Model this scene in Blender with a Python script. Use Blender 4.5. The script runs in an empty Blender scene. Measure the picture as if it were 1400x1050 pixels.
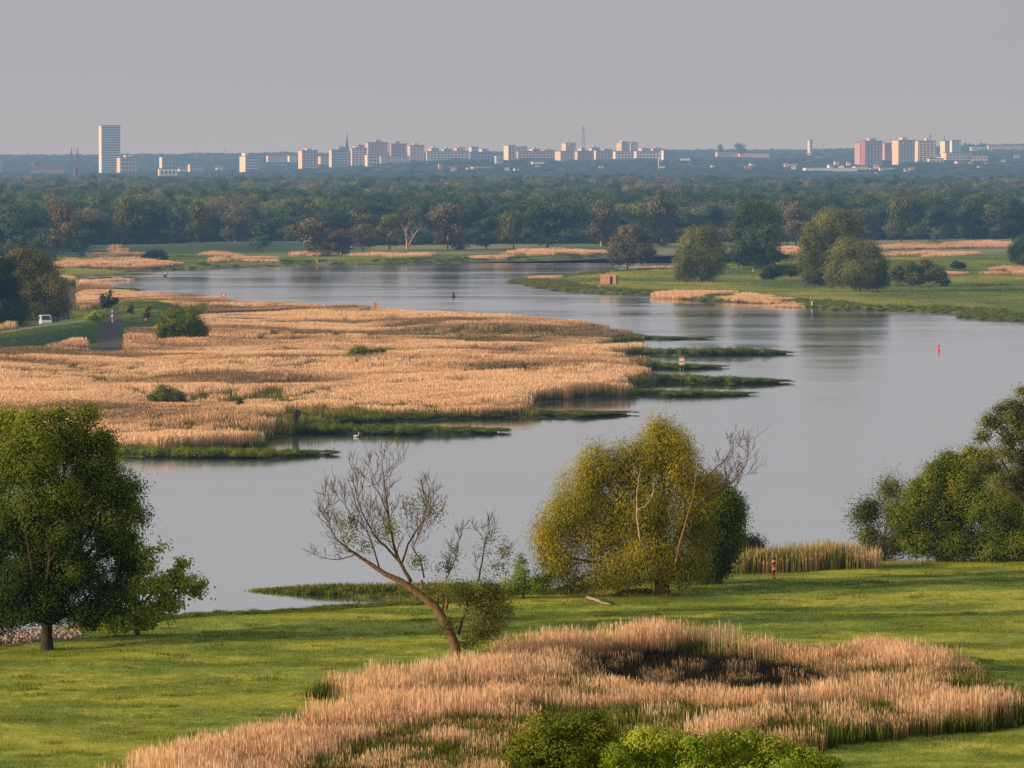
import bpy, math, random
import numpy as np
from mathutils import Vector, Matrix
RNG = np.random.default_rng(7)
random.seed(7)
C = bpy.context.scene.collection
SC = bpy.context.scene
PI = math.pi

# ------------------------------------------------------------------ camera
F, CX, CY, HOR, H = 6700.0, 700.0, 525.0, 205.0, 44.0
PITCH = math.atan((CY - HOR) / F)
cp, sp_ = math.cos(PITCH), math.sin(PITCH)
cam_d = bpy.data.cameras.new('camera'); cam = bpy.data.objects.new('camera', cam_d); C.objects.link(cam)
cam_d.sensor_width = 36; cam_d.lens = 36 * F / 1400; cam_d.clip_start = 1; cam_d.clip_end = 60000
cam.location = (0, 0, H); cam.rotation_euler = (PI / 2 - PITCH, 0, 0)
SC.camera = cam

def ray(x, y):
    dx = (x - CX); dy = (CY - y)
    return np.array([dx, F * cp + dy * sp_, -F * sp_ + dy * cp])
def gp(x, y, z=0.0):
    """point of the ground level z seen at photo pixel x, y"""
    d = ray(x, y); t = (z - H) / d[2]
    return np.array([d[0] * t, d[1] * t, z])
def wp(x, y, Y):
    """point at distance Y seen at photo pixel x, y"""
    d = ray(x, y); t = Y / d[1]
    return np.array([d[0] * t, Y, H + d[2] * t])

# ------------------------------------------------------------------ object helpers
def tag(o, label=None, cat=None, group=None, kind=None):
    if label: o['label'] = label
    if cat: o['category'] = cat
    if group: o['group'] = group
    if kind: o['kind'] = kind
    return o
def empty(name, loc, rz=0.0, **k):
    o = bpy.data.objects.new(name, None); C.objects.link(o)
    o.location = tuple(loc); o.rotation_euler = (0, 0, rz); o.empty_display_size = .5
    return tag(o, **k)
def link(name, me, parent=None, m=None):
    if m is not None: me.materials.append(m)
    o = bpy.data.objects.new(name, me); C.objects.link(o)
    if parent is not None: o.parent = parent
    return o
def np_mesh(name, V, Fq, tint=None, smooth=False):
    """V (n,3), Fq (m,k) faces of equal size k"""
    me = bpy.data.meshes.new(name)
    V = np.ascontiguousarray(V, dtype=np.float32); Fq = np.ascontiguousarray(Fq, dtype=np.int32)
    me.vertices.add(len(V)); me.vertices.foreach_set('co', V.ravel())
    m, k = Fq.shape
    me.loops.add(m * k); me.loops.foreach_set('vertex_index', Fq.ravel())
    me.polygons.add(m)
    me.polygons.foreach_set('loop_start', np.arange(0, m * k, k, dtype=np.int32))
    me.polygons.foreach_set('loop_total', np.full(m, k, dtype=np.int32))
    me.polygons.foreach_set('use_smooth', np.full(m, smooth, dtype=bool))
    if tint is not None:
        a = me.attributes.new('tint', 'FLOAT', 'POINT'); a.data.foreach_set('value', np.asarray(tint, dtype=np.float32))
    me.update(calc_edges=True)
    return me
class MB:
    """collects simple shapes into one mesh"""
    def __init__(s): s.v = []; s.f = []
    def add(s, vs, fs):
        n = len(s.v); s.v += [tuple(map(float, v)) for v in vs]; s.f += [tuple(i + n for i in f) for f in fs]; return s
    def box(s, x0, x1, y0, y1, z0, z1):
        v = [(x, y, z) for z in (z0, z1) for y in (y0, y1) for x in (x0, x1)]
        return s.add(v, [(0, 2, 3, 1), (4, 5, 7, 6), (0, 1, 5, 4), (2, 6, 7, 3), (0, 4, 6, 2), (1, 3, 7, 5)])
    def prism(s, prof, x0, x1):
        """profile in (y,z), extruded along x"""
        n = len(prof); v = [(x0, a, b) for a, b in prof] + [(x1, a, b) for a, b in prof]
        f = [(i, (i + 1) % n, n + (i + 1) % n, n + i) for i in range(n)] + [tuple(range(n))[::-1], tuple(range(n, 2 * n))]
        return s.add(v, f)
    def lathe(s, prof, n=12, c=(0, 0, 0), axis='z'):
        v = []; f = []
        for r, z in prof:
            for k in range(n):
                a = 2 * PI * k / n; p = (r * math.cos(a), r * math.sin(a), z)
                if axis == 'x': p = (z, r * math.cos(a), r * math.sin(a))
                v.append((p[0] + c[0], p[1] + c[1], p[2] + c[2]))
        for i in range(len(prof) - 1):
            for k in range(n):
                f.append((i * n + k, i * n + (k + 1) % n, (i + 1) * n + (k + 1) % n, (i + 1) * n + k))
        f.append(tuple(range(n))[::-1]); f.append(tuple(range((len(prof) - 1) * n, len(prof) * n)))
        return s.add(v, f)
    def tube(s, pts, radii, n=6):
        pts = [np.array(p, float) for p in pts]; v = []; f = []
        for i, p in enumerate(pts):
            t = pts[min(i + 1, len(pts) - 1)] - pts[max(i - 1, 0)]; t /= (np.linalg.norm(t) + 1e-9)
            a = np.cross(t, (0.3, 1, 0.1)); a /= (np.linalg.norm(a) + 1e-9); b = np.cross(t, a)
            for k in range(n):
                q = 2 * PI * k / n; v.append(p + radii[i] * (a * math.cos(q) + b * math.sin(q)))
        for i in range(len(pts) - 1):
            for k in range(n):
                f.append((i * n + k, i * n + (k + 1) % n, (i + 1) * n + (k + 1) % n, (i + 1) * n + k))
        f.append(tuple(range(n))[::-1]); f.append(tuple(range((len(pts) - 1) * n, len(pts) * n)))
        return s.add(v, f)
    def build(s, name, m, parent=None, smooth=False):
        me = bpy.data.meshes.new(name); me.from_pydata(s.v, [], s.f); me.update()
        if smooth:
            for p in me.polygons: p.use_smooth = True
        return link(name, me, parent, m)

# ------------------------------------------------------------------ noise (numpy value noise)
def _h(i, j, s):
    n = (i * 374761393 + j * 668265263 + s * 1442695041) & 0xffffffff
    n = ((n ^ (n >> 13)) * 1274126177) & 0xffffffff
    return ((n ^ (n >> 16)) & 0xffff) / 65535.0
def vnoise(x, y, s=0):
    x = np.asarray(x, float); y = np.asarray(y, float)
    i = np.floor(x).astype(np.int64); j = np.floor(y).astype(np.int64); fx = x - i; fy = y - j
    fx = fx * fx * (3 - 2 * fx); fy = fy * fy * (3 - 2 * fy)
    return (_h(i, j, s) * (1 - fx) + _h(i + 1, j, s) * fx) * (1 - fy) + (_h(i, j + 1, s) * (1 - fx) + _h(i + 1, j + 1, s) * fx) * fy
def fbm(x, y, s=0, o=3):
    t = 0; a = .5; n = 0
    for k in range(o):
        t = t + a * vnoise(x * 2 ** k, y * 2 ** k, s + 17 * k); n += a; a *= .5
    return t / n
def sstep(a, b, x):
    t = np.clip((x - a) / (b - a), 0, 1); return t * t * (3 - 2 * t)

# ------------------------------------------------------------------ materials
def haze_group():  # distance haze painted into materials: surface colour fades, haze glow replaces it
    g = bpy.data.node_groups.new('painted_haze', 'ShaderNodeTree')
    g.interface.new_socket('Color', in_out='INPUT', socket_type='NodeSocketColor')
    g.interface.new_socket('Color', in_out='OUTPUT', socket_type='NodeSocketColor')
    g.interface.new_socket('HazeGlow', in_out='OUTPUT', socket_type='NodeSocketColor')
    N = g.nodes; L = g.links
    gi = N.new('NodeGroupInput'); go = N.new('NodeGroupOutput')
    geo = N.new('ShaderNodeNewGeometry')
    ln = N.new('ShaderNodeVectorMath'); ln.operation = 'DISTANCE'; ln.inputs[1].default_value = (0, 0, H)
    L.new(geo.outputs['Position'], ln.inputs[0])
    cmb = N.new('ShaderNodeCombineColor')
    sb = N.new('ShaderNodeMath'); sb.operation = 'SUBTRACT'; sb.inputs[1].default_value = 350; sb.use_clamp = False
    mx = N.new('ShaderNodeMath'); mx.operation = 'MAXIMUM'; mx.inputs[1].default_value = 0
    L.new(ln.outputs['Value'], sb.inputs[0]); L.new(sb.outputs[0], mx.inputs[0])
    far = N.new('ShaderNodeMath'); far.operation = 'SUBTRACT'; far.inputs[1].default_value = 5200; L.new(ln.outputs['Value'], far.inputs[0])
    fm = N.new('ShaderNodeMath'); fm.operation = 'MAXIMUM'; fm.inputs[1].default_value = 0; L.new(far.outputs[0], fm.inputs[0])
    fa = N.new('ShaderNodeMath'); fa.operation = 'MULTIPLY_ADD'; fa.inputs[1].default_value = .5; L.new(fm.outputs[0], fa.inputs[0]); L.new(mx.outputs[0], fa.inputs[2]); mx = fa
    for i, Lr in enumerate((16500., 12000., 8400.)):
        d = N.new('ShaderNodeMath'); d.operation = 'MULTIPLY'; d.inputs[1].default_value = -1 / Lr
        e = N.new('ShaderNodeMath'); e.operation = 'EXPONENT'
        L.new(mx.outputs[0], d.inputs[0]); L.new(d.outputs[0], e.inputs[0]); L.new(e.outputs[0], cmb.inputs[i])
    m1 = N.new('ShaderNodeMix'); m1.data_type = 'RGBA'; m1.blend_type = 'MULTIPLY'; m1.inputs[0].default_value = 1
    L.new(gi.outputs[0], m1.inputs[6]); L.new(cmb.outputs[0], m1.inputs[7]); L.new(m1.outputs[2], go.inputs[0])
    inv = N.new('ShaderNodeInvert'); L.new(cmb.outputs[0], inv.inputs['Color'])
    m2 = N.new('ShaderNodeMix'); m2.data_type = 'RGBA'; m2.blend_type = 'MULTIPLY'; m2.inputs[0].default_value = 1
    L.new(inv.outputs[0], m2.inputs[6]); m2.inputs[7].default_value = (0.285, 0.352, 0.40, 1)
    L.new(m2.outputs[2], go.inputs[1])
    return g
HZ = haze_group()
class Mat:
    def __init__(s, name):
        s.m = bpy.data.materials.new(name); s.m.use_nodes = True; s.N = s.m.node_tree.nodes; s.L = s.m.node_tree.links; s.N.clear()
        s.m.cycles.emission_sampling = 'NONE'
    def node(s, t, **k):
        n = s.N.new(t)
        for a, b in k.items(): setattr(n, a, b)
        return n
    def math(s, op, a, b=None, clamp=False):
        n = s.node('ShaderNodeMath', operation=op, use_clamp=clamp)
        for i, v in enumerate((a, b)):
            if v is None: continue
            if isinstance(v, (int, float)): n.inputs[i].default_value = v
            else: s.L.new(v, n.inputs[i])
        return n.outputs[0]
    def ramp(s, fac, stops):
        n = s.node('ShaderNodeValToRGB'); e = n.color_ramp.elements
        while len(e) < len(stops): e.new(.5)
        for i, (p, c) in enumerate(stops): e[i].position = p; e[i].color = (*c, 1)
        s.L.new(fac, n.inputs[0]); return n.outputs[0]
    def noise(s, scale, detail=3, vec=None, rough=.6):
        n = s.node('ShaderNodeTexNoise'); n.inputs['Scale'].default_value = scale; n.inputs['Detail'].default_value = detail
        n.inputs['Roughness'].default_value = rough
        if vec is not None: s.L.new(vec, n.inputs['Vector'])
        return n.outputs['Fac']
    def pos(s, scale=(1, 1, 1), obj=False):
        m = s.node('ShaderNodeMapping'); m.inputs['Scale'].default_value = scale
        if obj: s.L.new(s.node('ShaderNodeTexCoord').outputs['Object'], m.inputs[0])
        else: s.L.new(s.node('ShaderNodeNewGeometry').outputs['Position'], m.inputs[0])
        return m.outputs[0]
    def mix(s, fac, a, b, mode='MIX'):
        n = s.node('ShaderNodeMix', data_type='RGBA', blend_type=mode)
        for i, v in ((0, fac), (6, a), (7, b)):
            if isinstance(v, (int, float)): n.inputs[i].default_value = v
            elif isinstance(v, tuple): n.inputs[i].default_value = (*v, 1)
            else: s.L.new(v, n.inputs[i])
        return n.outputs[2]
    def finish(s, col, rough=.9, trans=0.0, bump=None, bstr=.3, bdist=.1, metal=0, spec=.3, tcol=None):
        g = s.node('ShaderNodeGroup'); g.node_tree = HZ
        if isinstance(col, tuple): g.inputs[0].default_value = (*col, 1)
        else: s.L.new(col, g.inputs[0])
        nrm = None
        if bump is not None:
            b = s.node('ShaderNodeBump'); b.inputs['Strength'].default_value = bstr; b.inputs['Distance'].default_value = bdist
            s.L.new(bump, b.inputs['Height']); nrm = b.outputs[0]
        if trans > 0:
            d = s.node('ShaderNodeBsdfDiffuse'); t = s.node('ShaderNodeBsdfTranslucent'); s.L.new(g.outputs[0], d.inputs[0])
            if tcol:
                tm = s.mix(1.0, g.outputs[0], tcol, 'MULTIPLY'); s.L.new(tm, t.inputs[0])
            else: s.L.new(g.outputs[0], t.inputs[0])
            mx = s.node('ShaderNodeMixShader'); mx.inputs[0].default_value = trans
            s.L.new(d.outputs[0], mx.inputs[1]); s.L.new(t.outputs[0], mx.inputs[2]); sh = mx.outputs[0]
        else:
            p = s.node('ShaderNodeBsdfPrincipled'); s.L.new(g.outputs[0], p.inputs['Base Color'])
            p.inputs['Roughness'].default_value = rough; p.inputs['Metallic'].default_value = metal
            p.inputs['Specular IOR Level'].default_value = spec
            if nrm: s.L.new(nrm, p.inputs['Normal'])
            sh = p.outputs[0]
        em = s.node('ShaderNodeEmission'); s.L.new(g.outputs[1], em.inputs[0]); em.inputs[1].default_value = 1  # painted haze glows from the surface itself
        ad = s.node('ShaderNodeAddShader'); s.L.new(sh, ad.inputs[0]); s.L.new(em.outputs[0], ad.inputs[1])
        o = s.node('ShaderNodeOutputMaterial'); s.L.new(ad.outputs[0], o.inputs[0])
        return s.m
def plain(name, col, rough=.8, var=.12, scale=3.0, metal=0, spec=.3):
    M = Mat(name); f = M.noise(scale, 4, M.pos(obj=True))
    c = M.ramp(f, [(.3, tuple(x * (1 - var) for x in col)), (.7, tuple(min(1, x * (1 + var)) for x in col))])
    return M.finish(c, rough, metal=metal, spec=spec)
def foliage(name, stops, trans=.35, tcol=(1.0, 1.0, .6)):
    """colour runs over a per-leaf tint attribute plus the tint of the instance"""
    M = Mat(name)
    a = M.node('ShaderNodeAttribute', attribute_name='tint'); b = M.node('ShaderNodeAttribute', attribute_type='INSTANCER', attribute_name='itint')
    f = M.math('ADD', a.outputs['Fac'], b.outputs['Fac'], True)
    return M.finish(M.ramp(f, stops), trans=trans, tcol=tcol)
def bark(name, col):
    M = Mat(name); f = M.noise(2.5, 5, M.pos((2, 2, .5)), .7)
    c = M.ramp(f, [(.25, tuple(x * .45 for x in col)), (.5, col), (.75, tuple(x * 1.5 for x in col))])
    return M.finish(c, .95, bump=f, bstr=.8, bdist=.1)

M_willow = foliage('willow_leaves', [(0, (.06, .07, .016)), (.35, (.22, .21, .03)), (.65, (.52, .42, .045)), (1, (.75, .58, .08))])
M_green = foliage('green_leaves', [(0, (.026, .048, .016)), (.4, (.085, .125, .026)), (.7, (.20, .24, .034)), (1, (.36, .36, .055))])
M_bright = foliage('bright_green_leaves', [(0, (.07, .12, .02)), (.5, (.24, .33, .035)), (1, (.46, .50, .07))])
M_grey = foliage('grey_green_leaves', [(0, (.04, .055, .024)), (.4, (.12, .14, .045)), (.75, (.23, .24, .07)), (1, (.36, .34, .13))])
M_dark = foliage('dark_leaves', [(0, (.016, .032, .02)), (.5, (.045, .075, .036)), (1, (.11, .14, .055))])
M_teal = foliage('wood_leaves_dark', [(0, (.025, .055, .040)), (.5, (.070, .12, .065)), (1, (.20, .24, .10))])
M_oliv = foliage('wood_leaves_olive', [(0, (.050, .064, .028)), (.5, (.145, .165, .055)), (1, (.32, .31, .10))])
M_brn = foliage('wood_leaves_brown', [(0, (.06, .058, .04)), (.5, (.16, .14, .085)), (1, (.32, .27, .16))])
M_rust = foliage('rusty_leaves', [(0, (.045, .05, .018)), (.5, (.15, .125, .036)), (1, (.34, .235, .07))])
M_olgr = foliage('olive_green_leaves', [(0, (.035, .05, .018)), (.5, (.13, .135, .036)), (1, (.32, .26, .07))])
M_reed = foliage('dry_reed', [(0, (.20, .16, .095)), (.3, (.49, .335, .195)), (.6, (.91, .575, .355)), (1, (.99, .75, .50))], .42, (1, .9, .7))
M_reedg = foliage('green_reed', [(0, (.04, .065, .02)), (.5, (.13, .17, .035)), (.8, (.32, .29, .07)), (1, (.60, .42, .20))], .3, (1, 1, .6))
M_grass = foliage('meadow_grass', [(0, (.12, .19, .035)), (.4, (.26, .31, .04)), (.7, (.44, .44, .06)), (1, (.6, .52, .11))], .45, (1, 1, .5))
M_shore = foliage('shore_herbs', [(0, (.03, .055, .024)), (.5, (.09, .14, .035)), (1, (.24, .27, .05))], .3)
M_bark = bark('bark_brown', (.13, .085, .055)); M_barkd = bark('bark_dark', (.05, .04, .032)); M_barkp = bark('bark_pale', (.42, .31, .22))
M_barkr = bark('bark_warm', (.22, .12, .065))
M_stone = plain('groyne_bank', (.10, .12, .05), var=.5, scale=1.5)

# ------------------------------------------------------------------ the land: outlines given as photo pixels, turned into metres on the ground
def poly(pts, z=0.0): return np.array([gp(x, y, z)[:2] for x, y in pts])
def sdf(P, pl):
    """signed distance, positive inside"""
    P = np.asarray(P, float); out = np.full(len(P), 1e9); ins = np.zeros(len(P), bool)
    lo = pl.min(0) - 60; hi = pl.max(0) + 60
    m = np.all((P >= lo) & (P <= hi), axis=1); Q = P[m]
    if len(Q) == 0: return np.where(ins, out, -out)
    d = np.full(len(Q), 1e9); c = np.zeros(len(Q), bool)
    for a, b in zip(pl, np.roll(pl, -1, 0)):
        ab = b - a; t = np.clip(((Q - a) @ ab) / (ab @ ab + 1e-9), 0, 1)
        d = np.minimum(d, np.hypot(*(Q - (a + t[:, None] * ab)).T))
        if a[1] != b[1]:
            k = ((a[1] > Q[:, 1]) != (b[1] > Q[:, 1])) & (Q[:, 0] < (b[0] - a[0]) * (Q[:, 1] - a[1]) / (b[1] - a[1]) + a[0]); c ^= k
    out[m] = d; ins[m] = c
    return np.where(ins, out, -out)
REEDLAND = poly([(-700, 385), (-100, 384), (60, 388), (105, 390), (128, 395), (160, 401), (200, 407), (300, 415), (400, 424), (500, 433), (600, 439), (700, 446), (780, 452),
    (850, 459), (885, 463), (880, 465), (850, 467), (835, 472), (850, 478), (885, 481), (890, 484), (850, 487), (840, 492), (870, 497), (905, 501), (885, 506), (860, 510), (880, 516),
    (905, 522), (885, 527), (860, 532), (870, 540), (880, 543), (820, 545), (760, 549), (725, 555), (740, 568), (755, 571), (700, 571), (620, 573), (540, 576), (480, 578), (440, 580), (400, 584), (450, 586),
    (480, 588), (400, 594), (370, 600), (350, 608), (372, 613), (300, 616), (240, 620), (170, 622), (110, 622), (0, 628), (-150, 640), (-700, 650)])
FARBANK = poly([(-900, 386), (-100, 384), (60, 384), (100, 382), (60, 379), (150, 377), (215, 375), (160, 374), (190, 371), (260, 369), (330, 366), (430, 363), (520, 361.5), (600, 360), (700, 357.5), (770, 356), (840, 353),
    (925, 349), (1010, 347), (1075, 346), (1085, 350), (1100, 352), (1060, 358), (990, 361), (920, 367), (880, 370), (850, 371), (780, 376), (745, 380), (715, 382), (690, 385.5), (712, 388), (720, 391), (760, 397.5), (800, 400), (850, 403),
    (890, 404), (900, 407), (950, 411), (1030, 414.5), (1080, 417), (1105, 421), (1140, 424.5), (1200, 425), (1265, 427), (1305, 429), (1310, 434), (1350, 437.5), (1420, 440), (1700, 450), (2300, 470), (2300, 212), (-900, 212)])
MEADOW = poly([(-900, 905), (-200, 885), (-60, 874), (0, 868), (60, 862), (120, 855), (190, 847), (240, 843), (285, 840), (330, 839), (400, 835), (450, 831), (500, 828), (560, 826), (575, 821), (520, 818), (450, 814.5), (400, 811.5), (380, 809.5), (345, 808.2), (325, 806.8), (345, 806.4), (420, 806.5),
    (480, 807), (560, 808), (640, 810), (700, 812), (745, 812), (780, 800), (860, 792), (940, 786), (1000, 780), (1020, 774), (1090, 772), (1180, 770), (1300, 768), (1400, 766), (2000, 755), (2600, 1200), (2600, 3000), (-2600, 3000), (-2600, 1200)])
MEADOW[-4:] = [(420, 500), (900, -300), (-900, -300), (-420, 420)]
TRACK = [gp(x, y, 2.5)[:2] for x, y in [(-160, 474), (0, 459), (60, 450), (100, 445), (135, 440)]]
RAMP = [gp(x, y, z)[:2] for x, y, z in [(152, 420, 3.5), (152, 438, 3.5), (146, 470, 1.2), (143, 484, .6)]]
DIKE_N = np.array([gp(x, y, 3.4)[:2] for x, y in [(-300, 482), (-60, 464), (30, 452), (100, 441), (152, 433), (180, 424), (195, 412)]])
DIKE_F = np.array([gp(x, y, 4.5)[:2] for x, y in [(60, 336), (150, 335.5), (240, 334), (300, 332), (345, 330.5), (400, 330)]])
def pldist(P, pl):
    d = np.full(len(P), 1e9)
    for a, b in zip(pl[:-1], pl[1:]):
        a = np.asarray(a); b = np.asarray(b); ab = b - a; t = np.clip(((P - a) @ ab) / (ab @ ab + 1e-9), 0, 1)
        d = np.minimum(d, np.hypot(*(P - (a + t[:, None] * ab)).T))
    return d
def px_of(X, Y): return CX + F * X / np.maximum(Y, 1)
def far_hill(X, Y):
    u = px_of(X, Y)
    z8 = np.interp(u, [-300, 0, 300, 420, 520, 700, 1000, 1400, 1700], [0, 0, 2, 8, 16, 22, 20, 22, 22])
    z10 = np.interp(u, [-300, 0, 300, 600, 900, 1100, 1250, 1400, 1700], [22, 22, 25, 28, 33, 33, 38, 46, 50]) - 3
    return np.where(Y < 8000, z8 * sstep(5600, 8000, Y), z8 + (z10 - z8) * sstep(8000, 10300, Y)) * 1.0 - np.maximum(Y - 11000, 0) * .004
def height(P):
    P = np.asarray(P, float); X, Y = P[:, 0], P[:, 1]
    def bank(s, h, w): return np.where(s < 0, np.maximum(s / w, -1) * 1.3, h * (1 - np.exp(-np.maximum(s, 0) / w)))
    z = bank(sdf(P, REEDLAND), .55, 3.)
    z = np.maximum(z, bank(sdf(P, FARBANK), 1.1, 7.))
    sm = sdf(P, MEADOW)
    zm = bank(sm, 1.35, 17.) + np.where(sm > 4, (fbm(X / 22, Y / 14, 3) - .5) * .9 + (fbm(X / 5, Y / 4, 9) - .5) * .28, 0) * sstep(4, 14, sm)
    # the slope the photographer stands on
    zm = zm + 36 * sstep(300, 20, Y)
    z = np.maximum(z, np.where(Y < 640, zm, -1.3))
    near = (Y > 900) & (Y < 1700)
    if near.any():
        d = pldist(P[near], DIKE_N); z[near] = np.maximum(z[near], 3.5 * (1 - sstep(3.5, 16, d)) - .2)
        d = pldist(P[near], [RAMP[1], RAMP[2], RAMP[3]])
    fr = (Y > 1900) & (Y < 2700)
    if fr.any():
        d = pldist(P[fr], DIKE_F); z[fr] = np.maximum(z[fr], 4.6 * (1 - sstep(4, 38, d)))
    z = np.where(Y > 5000, np.maximum(z, .8) + far_hill(X, Y), z)
    return z
def hz(x, y): return float(height(np.array([[x, y]]))[0])
def on_ground(px, py):
    p = gp(px, py, 1.0)
    for _ in range(3):
        p = gp(px, py, hz(p[0], p[1]))
    return p

# wet hollow inside the near reed ring, its colour darkened for reed shade too
REED_NEAR = poly([(428, 958), (470, 950), (540, 946), (600, 936), (650, 925), (680, 908), (740, 898), (800, 895), (860, 892), (905, 890), (960, 895), (1000, 902), (1060, 908), (1140, 912), (1165, 905), (1230, 905), (1300, 920), (1335, 942), (1338, 955),
    (1395, 968), (1420, 985), (1390, 998), (1320, 1004), (1230, 1010), (1140, 1024), (1100, 1034), (900, 1040), (700, 1046), (640, 1110), (120, 1130), (150, 1086), (200, 1062), (300, 1034), (400, 1009), (470, 988), (520, 976), (490, 964)], 1.2)
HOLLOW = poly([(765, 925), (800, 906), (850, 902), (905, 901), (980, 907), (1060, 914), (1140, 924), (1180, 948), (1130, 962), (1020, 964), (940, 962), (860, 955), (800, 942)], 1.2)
GREENGAP = poly([(330, 1120), (420, 1062), (510, 1028), (590, 1005), (660, 998), (760, 994), (860, 985), (1000, 990), (1150, 985), (1240, 988), (1180, 1000), (1000, 1012), (900, 1045), (700, 1046), (600, 1120)], 1.2)
RIPRAP = poly([(-80, 893), (-20, 870), (60, 864), (110, 872), (110, 884), (40, 890)])

# ------------------------------------------------------------------ ground sheet
def ground():
    pxs = np.concatenate([np.arange(1118, 640, -1.6), np.arange(640, 440, -1.0), np.arange(440, 325, -.7), np.arange(325, 236, -3.)])
    rows = np.concatenate([[-300, -120, -40, 0, 30, 70, 110, 150, 190, 220, 250, 280, 300, 312], [H * F / (y - HOR) for y in pxs], np.linspace(9600, 12500, 12), [15000, 20000, 32000]])
    ang = np.concatenate([np.linspace(-60, -9, 14)[:-1], np.linspace(-9, 9, 640), np.linspace(9, 60, 14)[1:]])
    ta = np.tan(np.radians(ang))
    Yg = np.repeat(rows, len(ta)); Xg = np.tile(ta, len(rows)) * np.maximum(Yg, 310)
    P = np.stack([Xg, Yg], 1); Z = height(P)
    nr, nc = len(rows), len(ta)
    i = np.arange(nr - 1)[:, None] * nc + np.arange(nc - 1)[None]
    Fq = np.stack([i, i + 1, i + 1 + nc, i + nc], -1).reshape(-1, 4)
    # base colours by zone
    col = np.zeros((len(P), 4), np.float32); col[:, 3] = 1
    def put(m, c, w=1.0): col[:, :3] = col[:, :3] * (1 - (m * w)[:, None]) + np.array(c)[None] * (m * w)[:, None]
    n1 = fbm(Xg / 30, Yg / 60, 5); n2 = fbm(Xg / 5, Yg / 9, 8)
    put(np.ones(len(P)), (.17, .20, .065))
    put(sstep(.4, .6, n1), (.30, .28, .10))
    sr = sdf(P, REEDLAND); put(sstep(0, 3, sr), (.13, .085, .05))
    put(sstep(0, 3, sr) * sstep(.52, .62, n1), (.09, .10, .04))
    sm = sdf(P, MEADOW) ; near = Yg < 640
    put(near * sstep(2, 8, sm), (.32, .37, .05)); put(near * sstep(2, 8, sm) * sstep(.4, .62, fbm(Xg / 16, Yg / 9, 21)), (.48, .47, .06))
    put(near * sstep(2, 8, sm) * sstep(.5, .7, fbm(Xg / 6, Yg / 5, 33)) , (.17, .25, .045), .7)
    put(near * sstep(-1, 1, sdf(P, REED_NEAR)), (.10, .085, .040)); put(near * sstep(-1, 1, sdf(P, HOLLOW)), (.035, .03, .022))  # hollow floor: wet mud and reed shade in one dark colour
    put(near * sstep(-1, 2, sdf(P, RIPRAP)), (.38, .27, .20))
    put((Z < .28) * (Yg < 5000) * 1.0, (.10, .075, .05))
    nd = (Yg > 900) & (Yg < 1700); dn = np.full(len(P), 99.); dn[nd] = pldist(P[nd], DIKE_N); put(1 - sstep(16, 20, dn), (.06, .12, .04))
    tr = np.full(len(P), 99.); tr[nd] = pldist(P[nd], TRACK); put(1 - sstep(1.5, 2.4, tr), (.30, .26, .19))
    tr[nd] = pldist(P[nd], RAMP); put(1 - sstep(1.8, 2.4, tr), (.10, .085, .085))
    fd = (Yg > 1900) & (Yg < 2700); df = np.full(len(P), 99.); df[fd] = pldist(P[fd], DIKE_F); put(1 - sstep(34, 40, df), (.08, .14, .055)); put(1 - sstep(1.5, 3, df), (.22, .18, .13))
    put(sstep(5000, 6000, Yg), (.03, .05, .03))
    me = np_mesh('ground', np.stack([Xg, Yg, Z], 1), Fq, smooth=True)
    a = me.color_attributes.new('zone', 'FLOAT_COLOR', 'POINT'); a.data.foreach_set('color', col.ravel())
    M = Mat('ground_soil_and_turf'); z = M.node('ShaderNodeAttribute', attribute_name='zone')
    f = M.noise(.6, 6, M.pos(), .7); v = M.ramp(f, [(.3, (.55, .55, .55)), (.7, (1.35, 1.35, 1.35))])
    m = M.finish(M.mix(1.0, z.outputs['Color'], v, 'MULTIPLY'), .95, bump=M.noise(1.2, 5, M.pos()), bstr=.6, bdist=.3)
    return tag(link('ground', me, None, m), kind='structure')
GROUND = ground()

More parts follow.
